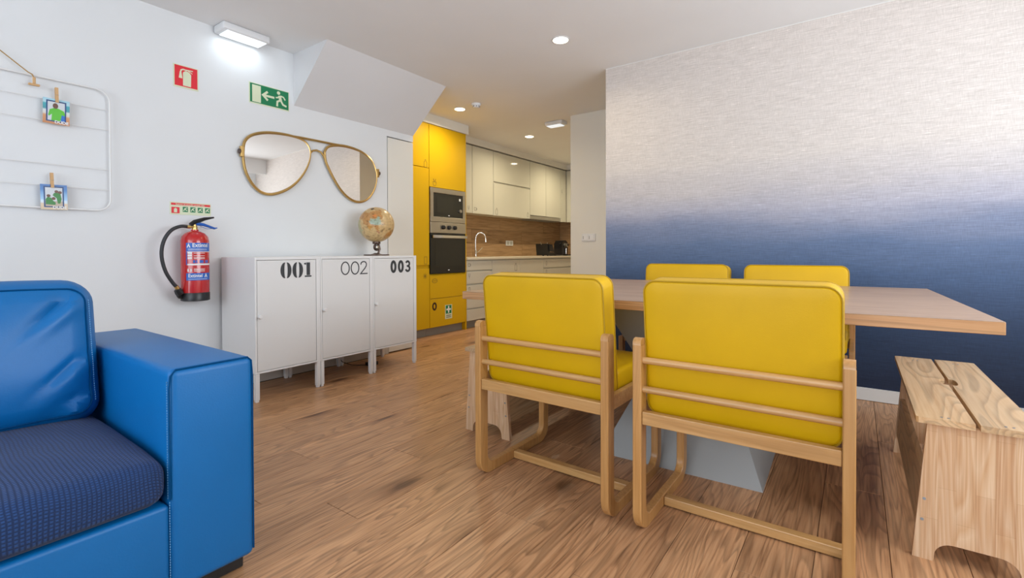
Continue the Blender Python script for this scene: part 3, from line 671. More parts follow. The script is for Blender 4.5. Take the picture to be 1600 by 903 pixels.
def gcol(v):
    q = tilt @ v; lat = math.degrees(math.asin(max(-1, min(1, q.z)))); lon = (math.degrees(math.atan2(q.y, q.x)) + 102) % 360
    if lon > 180: lon -= 360
    c = (0.60, 0.42, 0.20); j = math.sin(lat * 1.7 + lon) * 1.2; k = math.cos(lon * 1.3 - lat) * 1.2
    for nm, (poly, cc) in LANDS.items():
        if inside(lon + j, lat + k, poly): c = cc
    if lat > 84: c = (0.02, 0.02, 0.02)
    s_ = 1 + 0.10 * math.sin(lon * 0.31 + lat * 0.23) * math.sin(lat * 0.4); return tuple(x * s_ for x in c)
cols = [gcol(Vector((0, 0, 1)))]
for i in range(1, mm):
    th = PI * i / mm
    for k in range(n):
        ph = 2 * PI * k / n; v = Vector((math.sin(th) * math.cos(ph), math.sin(th) * math.sin(ph), math.cos(th))); vs.append((v.x * R, v.y * R, gz + v.z * R)); cols.append(gcol(v))
vs.append((0, 0, gz - R)); cols.append(gcol(Vector((0, 0, -1))))
for k in range(n): fs.append((0, 1 + k, 1 + (k + 1) % n))
for i in range(mm - 2):
    for k in range(n): fs.append((1 + i * n + k, 1 + (i + 1) * n + k, 1 + (i + 1) * n + (k + 1) % n, 1 + i * n + (k + 1) % n))
e = 1 + (mm - 2) * n
for k in range(n): fs.append((len(vs) - 1, e + (k + 1) % n, e + k))
m, nt, bsdf = newmat('globe_print'); S(bsdf, rough=0.3); at = N(nt, 'ShaderNodeAttribute'); at.attribute_name = 'map'
nn = N(nt, 'ShaderNodeTexNoise'); nn.inputs['Scale'].default_value = 45; nn.inputs['Detail'].default_value = 4; L(nt, mapping(nt, (1, 1, 1)), nn.inputs[0])
L(nt, mix(nt, at.outputs['Color'], ramp(nt, [(0.30, (0.35, 0.28, 0.22)), (0.42, (0.9, 0.86, 0.8)), (0.6, (1, 1, 1))], nn.outputs[0]), 0.8, 'MULTIPLY'), bsdf.inputs['Base Color'])
g = MB().add(vs, fs).build('sphere', m, t, True); ca_ = g.data.color_attributes.new('map', 'FLOAT_COLOR', 'POINT')
for i, c in enumerate(cols): ca_.data[i].color = (*c, 1)
MB().lathe([(0.030, 0.098), (0.034, 0.106), (0.032, 0.118), (0.018, 0.121)], (0, 0, 0), 24).build('collar', M_bronze, t, True)
b = MB(); ring = [(0, 0.026 * math.cos(a), 0.072 + 0.026 * math.sin(a)) for a in [k / 24 * 2 * PI for k in range(24)]]
b.tube(ring, 0.007, 8, closed=True); b.tube([(0, 0.022, 0.096), (0, 0.034, 0.055), (0, 0.018, 0.02)], 0.009, 8); b.build('bracket', M_bronze, t, True)
MB().lathe([(0.004, -0.02), (0.017, -0.012), (0.019, 0), (0.017, 0.012), (0.004, 0.02)], (0, 0, 0.070), 16, Matrix.Rotation(PI / 2, 3, 'Y')).build('bolt', M_steel, t, True)
b = MB(); b.prism([(0.105 * math.cos(a), 0.105 * math.sin(a)) for a in [k / 32 * 2 * PI for k in range(32)]], lambda u, v, d: (u, v, d), 0.0005, 0.010)
b.lathe([(0.05, 0.010), (0.03, 0.016), (0.018, 0.022)], (0, 0, 0), 20); b.build('foot', M_bronze, t, True)

# ================================================================== AVIATOR SUNGLASSES MIRROR
LL = [(1.678, 1.676), (1.688, 1.742), (1.724, 1.79), (1.779, 1.821), (1.839, 1.84), (1.902, 1.85), (1.986, 1.855), (2.074, 1.85), (2.138, 1.834), (2.176, 1.8), (2.192, 1.752), (2.186, 1.69), (2.163, 1.626), (2.125, 1.56), (2.071, 1.494), (2.008, 1.442), (1.942, 1.407), (1.878, 1.388), (1.826, 1.39), (1.775, 1.414), (1.73, 1.464), (1.695, 1.533), (1.68, 1.604)]
RL = [(2.325, 1.764), (2.328, 1.785), (2.352, 1.821), (2.4, 1.843), (2.461, 1.856), (2.53, 1.86), (2.607, 1.854), (2.687, 1.837), (2.755, 1.805), (2.804, 1.761), (2.832, 1.708), (2.845, 1.651), (2.841, 1.587), (2.816, 1.515), (2.773, 1.453), (2.718, 1.411), (2.65, 1.394), (2.584, 1.406), (2.52, 1.441), (2.458, 1.5), (2.404, 1.574), (2.363, 1.643), (2.334, 1.702)]
def smooth_loop(p, k=4):
    n = len(p); o = []
    for i in range(n):
        p0, p1, p2, p3 = p[i - 1], p[i], p[(i + 1) % n], p[(i + 2) % n]
        for j in range(k):
            s = j / k
            o.append(tuple(0.5 * (2 * p1[a] + (p2[a] - p0[a]) * s + (2 * p0[a] - 5 * p1[a] + 4 * p2[a] - p3[a]) * s * s + (3 * p1[a] - p0[a] - 3 * p2[a] + p3[a]) * s ** 3) for a in (0, 1)))
    return o
t = thing('sunglasses_mirror', 'gold aviator sunglasses shaped wall mirror above the lockers', 'mirror', (-3.56, 2.26, 1.62))
MX = lambda u, v, d: (d, u - 2.26, v - 1.62)
for sh, nm in ((LL, 'left'), (RL, 'right')):
    sm = smooth_loop(sh); cu = sum(p[0] for p in sm) / len(sm)
    # each lens is set a touch askew, as in the photo's reflection
    ang = math.radians(2.6)
    MB().prism([(cu + (u - cu) * 0.99, v) for u, v in sm], lambda u, v, d: MX(u, v, -0.002 + d + (u - cu) * math.tan(ang) * 0.9), 0, 0.004).build('lens', M_mirror, t)
    MB().tube([MX(u, v, 0.004) for u, v in sm], 0.0105, 8, closed=True).build('rim', M_gold, t, True)
MB().tube([MX(2.06, 1.853, 0.006), MX(2.12, 1.855, 0.008), MX(2.42, 1.856, 0.008), MX(2.46, 1.858, 0.006)], 0.009, 8).build('brow_bar', M_gold, t, True)
MB().tube([MX(u, v, 0.005) for u, v in ((2.189, 1.715), (2.197, 1.748), (2.218, 1.770), (2.252, 1.779), (2.288, 1.770), (2.313, 1.745), (2.328, 1.712))], 0.008, 8).build('nose_bridge', M_gold, t, True)
for u, s in ((1.668, -1), (2.857, 1)):
    hg = MB().box(-0.006, 0.020, u - 2.26 - 0.012, u - 2.26 + 0.012, 1.672 - 1.62 - 0.038, 1.672 - 1.62 + 0.038, 0.003, 1).build('hinge', M_gold, t)
    MB().cyl((0.006, u - 2.26 + s * 0.012, 0.052), (0.006, u - 2.26 + s * 0.022, 0.052), 0.018, 10).build('hinge_screw', M_bronze, hg)

# ================================================================== WIRE GRID WITH CARDS
t = thing('wire_photo_grid', 'white wire photo grid hanging from a jute rope on the left wall', 'photo grid', (-3.55, 0.40, 1.55))
G = lambda u, v, d: (d, u - 0.40, v - 1.55)
y0, y1, z0, z1, r = -0.12, 0.925, 1.200, 1.897, 0.065
fr = []
for (cy, cz, a0) in ((y1 - r, z1 - r, 0), (y0 + r, z1 - r, 90), (y0 + r, z0 + r, 180), (y1 - r, z0 + r, 270)):
    fr += [(cy + r * math.cos(math.radians(a0 + k * 15)), cz + r * math.sin(math.radians(a0 + k * 15))) for k in range(7)]
MB().tube([G(u, v, 0) for u, v in fr], 0.0048, 8, closed=True).build('frame', M_wmetal, t, True)
for z in (1.785, 1.669, 1.437, 1.320): MB().tube([G(y0 + 0.003, z, 0), G(y1 - 0.003, z, 0)], 0.0017, 6).build('wire', M_wmetal, t, True)
for yy in (0.40, 0.15): MB().cyl((-0.029, yy - 0.40, z1 - 1.55), (0, yy - 0.40, z1 - 1.55), 0.003, 6).build('spacer', M_wmetal, t)
rp = MB().tube([(-3.545, 0.608, 1.845), (-3.543, 0.606, 1.880), (-3.5435, 0.600, 1.899), (-3.545, 0.585, 1.906), (-3.55, 0.485, 1.988), (-3.555, 0.402, 2.055), (-3.55, 0.31, 1.985), (-3.545, 0.215, 1.904), (-3.543, 0.205, 1.88)], 0.0030, 8)
tag(rp.build('rope', M_rope, None, True), 'brown jute rope tied to the top of the wire grid', 'rope')
hk = MB().box(-3.541, -3.531, 0.600, 0.612, 1.850, 1.884, 0.002, 1).box(-3.543, -3.529, 0.583, 0.628, 1.838, 1.850, 0.003, 1)
tag(hk.build('rope_toggle', M_pin), 'small wooden toggle hanging at the end of the jute rope', 'toggle')
nl = MB().cyl((-3.58, 0.402, 2.051), (-3.545, 0.402, 2.051), 0.004, 8); tag(nl.build('nail', M_steel), 'nail in the wall holding the jute rope', 'nail')

def gradient_card(name, stops, z0, z1):
    m, nt, b = newmat(name); S(b, rough=0.3); tc = N(nt, 'ShaderNodeTexCoord'); sp = N(nt, 'ShaderNodeSeparateXYZ'); L(nt, tc.outputs['Object'], sp.inputs[0])
    mr = N(nt, 'ShaderNodeMapRange'); mr.inputs[1].default_value = z0; mr.inputs[2].default_value = z1; L(nt, sp.outputs[2], mr.inputs[0]); L(nt, ramp(nt, stops, mr.outputs[0]), b.inputs['Base Color']); return m
M_c1 = gradient_card('beach_card_print', [(0.0, (0.55, 0.22, 0.08)), (0.32, (0.62, 0.30, 0.13)), (0.40, (0.7, 0.68, 0.62)), (0.52, (0.66, 0.72, 0.74)), (0.58, (0.06, 0.30, 0.36)), (0.78, (0.05, 0.38, 0.45)), (0.84, (0.45, 0.68, 0.75)), (1, (0.35, 0.62, 0.75))], -0.0675, 0.0675)
M_c2 = gradient_card('sky_card_print', [(0.0, (0.60, 0.45, 0.27)), (0.24, (0.66, 0.52, 0.36)), (0.27, (0.6, 0.7, 0.78)), (0.36, (0.55, 0.72, 0.85)), (0.4, (0.3, 0.55, 0.8)), (0.8, (0.01, 0.16, 0.48)), (1, (0.01, 0.12, 0.40))], -0.0675, 0.0675)
M_navy = plain('card_navy', (0.012, 0.06, 0.20), 0.4); M_sky = plain('card_pale_sky', (0.62, 0.66, 0.70), 0.4); M_lime = plain('card_lime_shirt', (0.10, 0.52, 0.03), 0.4)
M_skin = plain('card_brown_skin', (0.14, 0.06, 0.035), 0.4); M_dgreen = plain('card_dark_green', (0.03, 0.22, 0.04), 0.4); M_cblue = plain('card_board_blue', (0.01, 0.15, 0.55), 0.4); M_sand = plain('card_sand', (0.50, 0.42, 0.33), 0.4)
def card(label, yc, zc, ang, mat, kind):
    t = thing('photo_card', label, 'card', (-3.540, yc, zc)); t.rotation_euler = (math.radians(ang), 0, 0)
    C_ = lambda u, v, d: (d, u, v)
    MB().prism(rect(-0.054, 0.054, -0.0675, 0.0675), C_, 0, 0.001).build('card', mat, t)
    MB().prism(rect(-0.041, 0.040, -0.056, 0.058), C_, 0.0011, 0.0013).build('picture_border', M_navy, t)
    MB().prism(rect(-0.035, 0.034, -0.050, 0.051), C_, 0.0014, 0.0016).build('picture_sky', M_sky, t)
    b = MB(); h = MB(); g2 = MB()
    if kind == 1:
        b.prism([(-0.020, -0.050), (-0.018, -0.015), (-0.030, -0.028), (-0.033, -0.022), (-0.027, 0.008), (-0.010, 0.018), (0.008, 0.018), (0.030, 0.008), (0.034, -0.004), (0.034, -0.018), (0.022, -0.014), (0.016, -0.050)], C_, 0.0017, 0.0019)
        h.prism(ell(-0.004, 0.030, 0.011, 0.015, 16), C_, 0.0019, 0.0021); g2.prism(rect(0.018, 0.034, -0.050, -0.012), C_, 0.0016, 0.00185)
        g2.build('picture_surfboard', M_cblue, t)
    else:
        b.prism([(0.0, 0.022), (0.012, 0.026), (0.026, 0.018), (0.030, -0.010), (0.024, -0.034), (0.014, -0.034), (0.010, -0.006), (-0.006, 0.010)], C_, 0.0017, 0.0019)
        b.prism([(-0.034, -0.040), (-0.034, -0.012), (-0.026, 0.000), (-0.012, -0.004), (-0.004, -0.020), (0.006, -0.030), (0.004, -0.042)], C_, 0.0017, 0.0019)
        g2.prism(rect(-0.035, 0.034, -0.050, -0.022), C_, 0.0016, 0.00168)
        for (u, v) in ((-0.022, 0.006), (0.010, 0.030), (0.024, 0.026), (-0.002, -0.008)): h.prism(ell(u, v, 0.008, 0.008, 12), C_, 0.0019, 0.0021)
        g2.build('picture_sand', M_sand, t)
    b.build('picture_shirt', M_lime if kind == 1 else M_dgreen, t); h.build('picture_head', M_skin, t)
    text('DUDE', 0.021, M_white, t, lambda u, v, d: (0.0024, u - 0.007, v - 0.0625), offset=0.0008)
    return t
card('beach photo card with a person in a lime green shirt, pegged to the upper wire', 0.692, 1.722, -1, M_c1, 1)
card('blue photo card with people in green shirts, pegged near the bottom of the grid', 0.678, 1.258, 1, M_c2, 2)
def pin(label, yc, zc, ang):
    t = thing('clothespin', label, 'clothespin', (-3.535, yc, zc), 0, 'wooden clothespins on the wire grid'); t.rotation_euler = (math.radians(ang), 0, 0)
    for s in (0, 1): MB().prism([(-0.0065, -0.04), (0.0065, -0.04), (0.0065, 0.04), (-0.0065, 0.04)], (lambda u, v, d: (d + (0.0015 if v > 0 else 0.0), u, v)), (-0.0035, -0.0105)[s] + 0.0, (0.0035, -0.0125)[s]).build('prong', M_pin, t)
    MB().tube([(0.0045, -0.0075, 0), (0.0055, 0, 0.001), (0.0045, 0.0075, 0)], 0.001, 5).build('spring', M_steel, t)
pin('wooden clothespin holding the upper beach card', 0.694, 1.812, 1); pin('wooden clothespin holding the lower blue card', 0.670, 1.348, 2)

# ================================================================== SIGNS ON THE LEFT WALL
def sign(name, label, y0, y1, z0, z1):
    t = thing(name, label, 'sign', (WX, (y0 + y1) / 2, (z0 + z1) / 2)); return t, (lambda u, v, d: (d, u, v)), (y1 - y0) / 2, (z1 - z0) / 2
t, F, a, c = sign('fire_extinguisher_sign', 'square red sign with a cream extinguisher symbol', 1.259, 1.404, 2.028, 2.175)
MB().prism(rect(-a, a, -c, c), F, 0, 0.003).build('panel', M_scream, t)
MB().prism(rect(-a + 0.007, a - 0.006, -c + 0.010, c - 0.005), F, 0.003, 0.0034).build('field', M_sred, t, label='red field')
b = MB(); D0, D1 = 0.0035, 0.004
b.prism([(-0.018, -0.057), (0.028, -0.057), (0.030, 0.022), (0.018, 0.036), (0.010, 0.040), (-0.004, 0.040), (-0.016, 0.030), (-0.018, 0.022)], F, D0, D1)
b.stroke([(0.006, 0.046), (-0.016, 0.048), (-0.028, 0.042), (-0.031, 0.028)], 0.008, F, D0, D1); b.prism([(-0.036, 0.030), (-0.027, 0.030), (-0.021, -0.012), (-0.042, -0.012)], F, D0, D1)
b.stroke([(0.002, 0.048), (0.040, 0.050)], 0.006, F, D0, D1); b.stroke([(0.012, 0.046), (0.037, 0.032)], 0.005, F, D0, D1); b.build('extinguisher_symbol', M_scream, t)
t, F, a, c = sign('exit_sign', 'green exit sign with running figure and arrow pointing left', 1.733, 2.035, 2.042, 2.192)
MB().prism(rect(-a, a, -c, c), F, 0, 0.003).build('panel', M_scream, t)
MB().prism(rect(-a + 0.007, a - 0.005, -c + 0.008, c - 0.005), F, 0.003, 0.0034).build('field', M_sgreen, t, label='green field')
b = MB(); b.prism(rect(-a + 0.022, -a + 0.085, -c + 0.013, c - 0.014), F, D0, D1); b.build('door_symbol', M_scream, t)
b = MB(); b.stroke([(-0.045, 0.002), (0.035, 0.002)], 0.016, F, D0, D1); b.stroke([(-0.015, 0.034), (-0.050, 0.002), (-0.015, -0.030)], 0.016, F, D0, D1); b.build('arrow', M_scream, t)
b = MB(); b.prism(ell(0.068, 0.047, 0.013, 0.013, 16), F, D0, D1)
b.stroke([(0.076, 0.028), (0.084, -0.010)], 0.022, F, D0, D1); b.stroke([(0.078, 0.026), (0.060, 0.010), (0.046, 0.008)], 0.010, F, D0, D1)
b.stroke([(0.082, 0.028), (0.106, 0.024), (0.120, 0.004)], 0.010, F, D0, D1); b.stroke([(0.082, -0.006), (0.058, -0.020), (0.056, -0.056)], 0.014, F, D0, D1)
b.stroke([(0.086, -0.008), (0.102, -0.034), (0.130, -0.042)], 0.014, F, D0, D1); b.build('running_figure', M_scream, t)
t, F, a, c = sign('extinguisher_instructions_sign', 'small cream instruction strip with red header above the extinguisher', 1.232, 1.472, 1.202, 1.283)
MB().prism(rect(-a, a, -c, c), F, 0, 0.003).build('panel', M_scream, t)
b = MB(); b.prism(rect(-a + 0.006, a - 0.004, c - 0.020, c - 0.006), F, 0.003, 0.0034); b.prism(rect(-a + 0.008, -a + 0.054, -c + 0.008, -c + 0.048), F, 0.003, 0.0034); b.build('red_print', M_sred, t)
b = MB()
for k in range(4): b.prism(rect(-0.048 + k * 0.044, -0.018 + k * 0.044, -0.022, 0.012), F, 0.003, 0.0034)
b.build('green_print', M_sgreen, t)
MB().prism([(-a + 0.022, -c + 0.014), (-a + 0.040, -c + 0.014), (-a + 0.040, -c + 0.036), (-a + 0.031, -c + 0.043), (-a + 0.022, -c + 0.036)], F, D0, D1).build('pictogram', M_scream, t)
for k in range(4):
    b = MB(); b.stroke([(-0.043 + k * 0.044, -0.016), (-0.036 + k * 0.044, 0.000), (-0.023 + k * 0.044, 0.006)], 0.005, F, D0, D1); b.stroke([(-0.036 + k * 0.044, 0.0), (-0.024 + k * 0.044, -0.014)], 0.005, F, D0, D1); b.build('pictogram', M_scream, t)
text('Extintor de incendio portatil ABC', 0.0135, M_scream, t, lambda u, v, d: (0.0036, u - 0.088, v + c - 0.018), offset=0.0002, sx=0.92)

# ================================================================== FIRE EXTINGUISHER
ey, ex, er = 1.335, -3.478, 0.079
t = thing('fire_extinguisher', 'red wall-mounted fire extinguisher with black hose and blue labels', 'extinguisher', (ex, ey, 0.645))
MB().lathe([(er, 0.045), (er, 0.385), (er * 0.93, 0.412), (er * 0.72, 0.434), (er * 0.42, 0.446), (0.022, 0.450), (0.022, 0.458)], (0, 0, 0), 40).build('cylinder', M_red, t, True)
MB().lathe([(er * 0.92, 0), (er * 1.02, 0.004), (er * 1.02, 0.052), (er * 0.99, 0.056)], (0, 0, 0), 40).build('base_ring', M_black, t, True)
MB().lathe([(0.016, 0.456), (0.016, 0.475), (0.011, 0.478), (0.011, 0.492)], (0, 0, 0), 16).cyl((0, 0.012, 0.474), (0.012, -0.040, 0.474), 0.0075, 10).build('valve', M_brass, t, True)
MB().tube([(0, -0.026, 0.488), (0, 0.000, 0.506), (0.005, 0.055, 0.530), (0.006, 0.112, 0.542)], [0.012, 0.016, 0.011, 0.005], 8).build('carry_handle', M_black, t, True)
MB().tube([(0, 0.004, 0.498), (0.004, 0.05, 0.492), (0.006, 0.115, 0.470), (0.006, 0.132, 0.474)], [0.012, 0.010, 0.007, 0.003], 8).build('trigger_lever', M_lever, t, True)
MB().tube([(0.004, 0.03, 0.480), (0.006, 0.07, 0.466), (0.006, 0.105, 0.469)], 0.0018, 5).build('safety_pin', M_lever, t, True)
hp = [(0.012, -0.040, 0.474), (0.02, -0.085, 0.476), (0.022, -0.135, 0.452), (0.022, -0.172, 0.400), (0.022, -0.190, 0.335), (0.022, -0.189, 0.265), (0.022, -0.170, 0.190), (0.02, -0.135, 0.125), (0.018, -0.112, 0.095)]
def cr(p, k=4):
    o = []
    for i in range(len(p) - 1):
        p0 = p[max(i - 1, 0)]; p1 = p[i]; p2 = p[i + 1]; p3 = p[min(i + 2, len(p) - 1)]
        for j in range(k):
            s = j / k; o.append(tuple(0.5 * (2 * p1[a] + (p2[a] - p0[a]) * s + (2 * p0[a] - 5 * p1[a] + 4 * p2[a] - p3[a]) * s * s + (3 * p1[a] - p0[a] - 3 * p2[a] + p3[a]) * s ** 3) for a in range(3)))
    return o + [p[-1]]
hs = MB().tube(cr(hp), 0.0105, 12).build('hose', plain('black_hose_rubber', (0.022, 0.024, 0.028), 0.5), t, True)
MB().cyl((0.018, -0.115, 0.100), (0.017, -0.103, 0.080), 0.0125, 12).cyl((0.014, -0.05, 0.4745), (0.012, -0.030, 0.474), 0.011, 12).build('ferrule', M_brass, hs, True)
MB().lathe([(0.010, -0.022), (0.022, -0.018), (0.024, 0), (0.020, 0.020), (0.012, 0.024)], (0.014, -0.098, 0.062), 8, Matrix.Rotation(0.5, 3, 'X')).tube([(0.012, -0.100, 0.045), (0.010, -0.092, 0.032), (0.004, -0.080, 0.030)], 0.014, 10).build('nozzle', M_black, t, True)
MB().box(-0.101, -er + 0.004, -0.02, 0.02, 0.30, 0.36).build('wall_bracket', M_black, t)
base_a = math.radians(-20)          # direction the label faces
def EF(u, v, d): a = base_a + u / er; return ((er + d) * math.cos(a), (er + d) * math.sin(a), v)
def patch(b, u0, u1, v0, v1, d0, d1):
    k = max(1, int((u1 - u0) / 0.012))
    for i in range(k): b.prism(rect(u0 + (u1 - u0) * i / k, u0 + (u1 - u0) * (i + 1) / k, v0, v1), EF, d0, d1)
# label centre: photo shows it slightly right of the silhouette centre
b = MB(); U0, U1 = -0.052, 0.105

for (a0, a1, v0, v1) in ((U0, U1, 0.318, 0.372), (U0, U1, 0.134, 0.180), (U0, U0 + 0.006, 0.232, 0.317), (-0.012, 0.010, 0.244, 0.262), (0.024, 0.046, 0.244, 0.262), (0.058, 0.080, 0.244, 0.262)):
    b = MB(); patch(b, a0, a1, v0, v1, 0.0002, 0.0006); b.build('blue_label', M_lblue, t)
b = MB(); patch(b, U0 + 0.008, U1, 0.230, 0.240, 0.0002, 0.0006); patch(b, U0, U1, 0.313, 0.3165, 0.0002, 0.0006)
for k in range(3): patch(b, U0 + 0.010, U0 + 0.034, 0.270 + k * 0.016, 0.282 + k * 0.016, 0.0002, 0.0006)
for v in (0.305, 0.288, 0.276, 0.270, 0.205, 0.198, 0.190): patch(b, -0.008, 0.055, v, v + 0.0028, 0.0002, 0.0006)
patch(b, U0 + 0.008, -0.02, 0.190, 0.208, 0.0002, 0.0005); b.build('white_print', M_white, t, kind='stuff')
for sz, u, v in ((0.036, -0.016, 0.345), (0.030, -0.040, 0.154)): text('Extintel', sz, M_white, t, lambda a_, b_, d, u=u, v=v: EF(a_ + u, b_ + v, 0.0010), offset=0.0006, sx=0.86)
b = MB()
for (u, v) in ((-0.036, 0.350), (0.062, 0.160)): b.stroke([(u - 0.008, v - 0.008), (u, v + 0.012), (u + 0.008, v - 0.008)], 0.006, EF, 0.0008, 0.0012)
for v in (0.326, 0.333, 0.142): b.stroke([(-0.040 + 0.014 * k, v) for k in range(9)], 0.0020, EF, 0.0008, 0.0011)
b.build('flame_logo', M_white, t)

# ================================================================== CEILING FITTINGS
def downlight(label, x, y, pw):
    t = thing('downlight', label, 'light', (x, y, CZ), 0, 'round recessed ceiling downlights')
    MB().lathe([(0.064, -0.0005), (0.064, -0.004), (0.056, -0.006), (0.055, -0.003)], (0, 0, 0), 32).build('rim', M_wplas, t, True)
    MB().lathe([(0.055, -0.0065), (0.05, -0.0085)], (0, 0, 0), 32).build('diffuser', M_lampw, t)
    l = bpy.data.lights.new('downlight_beam', 'AREA'); l.shape = 'DISK'; l.size = 0.1; l.energy = pw; l.color = (1.0, 0.85, 0.59); l.spread = math.radians(160)
    o = bpy.data.objects.new('downlight_beam', l); COL.objects.link(o); o.location = (x, y, CZ - 0.012)
downlight('recessed round downlight in the ceiling above the table', -1.766, 3.079, 7)
downlight('recessed round downlight in the kitchen ceiling beside the yellow cupboards', -3.50, 3.92, 11)
downlight('recessed round downlight in the kitchen ceiling farthest away', -3.58, 5.40, 14)
downlight('recessed round downlight over the far end of the kitchen, hidden by the end wall', -3.62, 6.88, 14)
t = thing('smoke_detector', 'small round white smoke detector on the kitchen ceiling', 'smoke detector', (-3.245, 3.89, CZ))
MB().lathe([(0.048, 0), (0.050, -0.012), (0.047, -0.022), (0.040, -0.024)], (0, 0, 0), 28).build('base', M_wplas, t, True)
MB().lathe([(0.038, -0.024), (0.036, -0.036), (0.022, -0.042), (0.008, -0.043)], (0, 0, 0), 20).build('sensor_cap', M_wplas, t, True)
b = MB()
for k in range(8):
    a = k * PI / 4; b.box(-0.005, 0.005, -0.0015, 0.0015, -0.034, -0.027, M=Matrix.Rotation(a, 4, 'Z') @ Matrix.Translation((0.0375, 0, 0)) @ Matrix.Rotation(PI / 2, 4, 'Z'))
b.build('vent_slots', M_black, t)
def em_light(label, loc, rz, ln, wd, h, pw):
    t = thing('emergency_light', label, 'light', loc, rz, 'white box emergency lights')
    MB().box(-wd / 2, wd / 2, -ln / 2, ln / 2, -h, -0.0005, 0.012, 3).build('housing', M_wplas, t, True)
    MB().box(-wd / 2 + 0.012, wd / 2 - 0.012, -ln / 2 + 0.03, ln / 2 - 0.022, -h - 0.006, -h + 0.004, 0.002, 1).build('diffuser', M_lampc, t)
    l = bpy.data.lights.new('emergency_beam', 'AREA'); l.shape = 'RECTANGLE'; l.size = wd * 0.8; l.size_y = ln * 0.8; l.energy = pw; l.color = (0.80, 0.92, 1.0)
    o = bpy.data.objects.new('emergency_beam', l); COL.objects.link(o); o.location = (loc[0], loc[1], loc[2] - h - 0.012); o.rotation_euler = (0, 0, rz)
em_light('lit emergency light where the ceiling meets the left wall', (-3.497, 1.655, CZ), 0, 0.315, 0.145, 0.052, 0.7)
em_light('lit emergency light on the kitchen ceiling by the white wall', (-2.93, 4.99, CZ), PI / 2, 0.24, 0.13, 0.045, 0.5)

# ================================================================== SWITCHES AND SOCKETS
t = thing('light_switch', 'double white light switch and socket plate on the end wall', 'switch', (-2.437, 4.87, 1.111))
MB().box(-0.083, 0.083, -0.010, 0, -0.041, 0.041, 0.002, 1).build('plate', M_wplas, t)
for u in (-0.040, 0.040): MB().box(u - 0.028, u + 0.028, -0.013, -0.0102, -0.029, 0.029, 0.002, 1).build('rocker', M_white, t)
for u in (-0.062, 0.012): MB().box(u - 0.003, u + 0.003, -0.0140, -0.0131, -0.020, 0.016).build('slot', M_plinth, t)
t = thing('wall_socket', 'double white socket on the wood-look tiles beside the tap', 'socket', (KX + 0.013, 6.222, 1.090))
MB().box(0, 0.010, -0.095, 0.095, -0.040, 0.040, 0.002, 1).build('plate', M_wplas, t)
for u in (-0.042, 0.042): MB().box(0.0101, 0.012, u - 0.030, u + 0.030, -0.026, 0.026, 0.001, 1).build('insert', plain('socket_grey', (0.45, 0.45, 0.42), 0.5), t)

# ================================================================== KITCHEN
def icon(b, kind, F, u, v, s):
    W = 0.005
    if kind == 'box': b.stroke(rect(u - s * .5, u + s * .5, v - s, v + s), W, F, 0, 0.0006, True)
    elif kind == 'jar': b.stroke([(u - s * .5, v - s), (u + s * .5, v - s), (u + s * .5, v + s * .4), (u + s * .2, v + s * .6), (u + s * .2, v + s), (u - s * .2, v + s), (u - s * .2, v + s * .6), (u - s * .5, v + s * .4)], W, F, 0, 0.0006, True)
    elif kind == 'cup': b.stroke([(u - s * .6, v + s * .5), (u - s * .5, v - s * .5), (u + s * .4, v - s * .5), (u + s * .5, v + s * .5)], W, F, 0, 0.0006, True); b.stroke(ell(u + s * .65, v, s * .22, s * .28, 8), W, F, 0, 0.0006, True)
    elif kind == 'basket': b.stroke([(u - s * .7, v + s * .1), (u - s * .5, v - s), (u + s * .5, v - s), (u + s * .7, v + s * .1)], W, F, 0, 0.0006, True); b.stroke([(u - s * .5, v + s), (u - s * .1, v + s * .2)], W * 1.6, F, 0, 0.0006); b.stroke([(u + s * .5, v + s), (u + s * .2, v + s * .2)], W * 1.6, F, 0, 0.0006)
    elif kind == 'star':
        for k in range(4): a = k * PI / 4; b.stroke([(u - s * math.cos(a), v - s * math.sin(a)), (u + s * math.cos(a), v + s * math.sin(a))], W, F, 0, 0.0006)
    elif kind == 'pan': b.stroke(ell(u, v, s, s * .55, 14), W, F, 0, 0.0006, True); b.stroke([(u - s * .8, v), (u + s * .8, v)], W, F, 0, 0.0006)
    elif kind == 'ring': b.stroke(ell(u, v, s * .5, s * .7, 16), s * .42, F, 0, 0.0006, True)
    elif kind == 'glass': b.stroke([(u - s * .4, v + s), (u - s * .3, v), (u, v - s * .2), (u, v - s), (u, v - s * .2), (u + s * .3, v), (u + s * .4, v + s)], W, F, 0, 0.0006)
YX = -3.9
def front(name, x, y0, y1, z0, z1, mat, parent, th=0.019, icons=(), imat=None, g=0.0016):
    o = MB().box(x - th, x, y0 + g, y1 - g, z0 + g, z1 - g, 0.0012, 1).build(name, mat, parent)
    if icons:
        b = MB()
        for (k, u, v, s) in icons: icon(b, k, (lambda a, c, d: (x + 0.0003 + d, a, c)), u, v, s)
        b.build('icon', imat, o)
    return o
# yellow larder unit (its left side hides behind the wall end)
t = thing('larder_cabinet', 'tall yellow kitchen cupboard left of the oven tower', 'cabinet')
MB().box(KX + 0.002, YX - 0.021, 3.255, 3.849, 0.095, 2.39).build('body', M_kyel, t)
front('door', YX, 3.255, 3.849, 1.894, 2.39, M_kyel, t, icons=[('jar', 3.795, 1.935, 0.042)], imat=M_ink3)
front('door', YX, 3.255, 3.849, 0.806, 1.890, M_kyel, t, icons=[('box', 3.79, 0.86, 0.040)], imat=M_ink3)
front('door', YX, 3.255, 3.849, 0.096, 0.770, M_kyel, t, icons=[('star', 3.78, 0.685, 0.032)], imat=M_ink3)
MB().box(KX + 0.05, YX - 0.06, 3.255, 3.849, 0.0, 0.094).build('plinth', M_plinth, t)
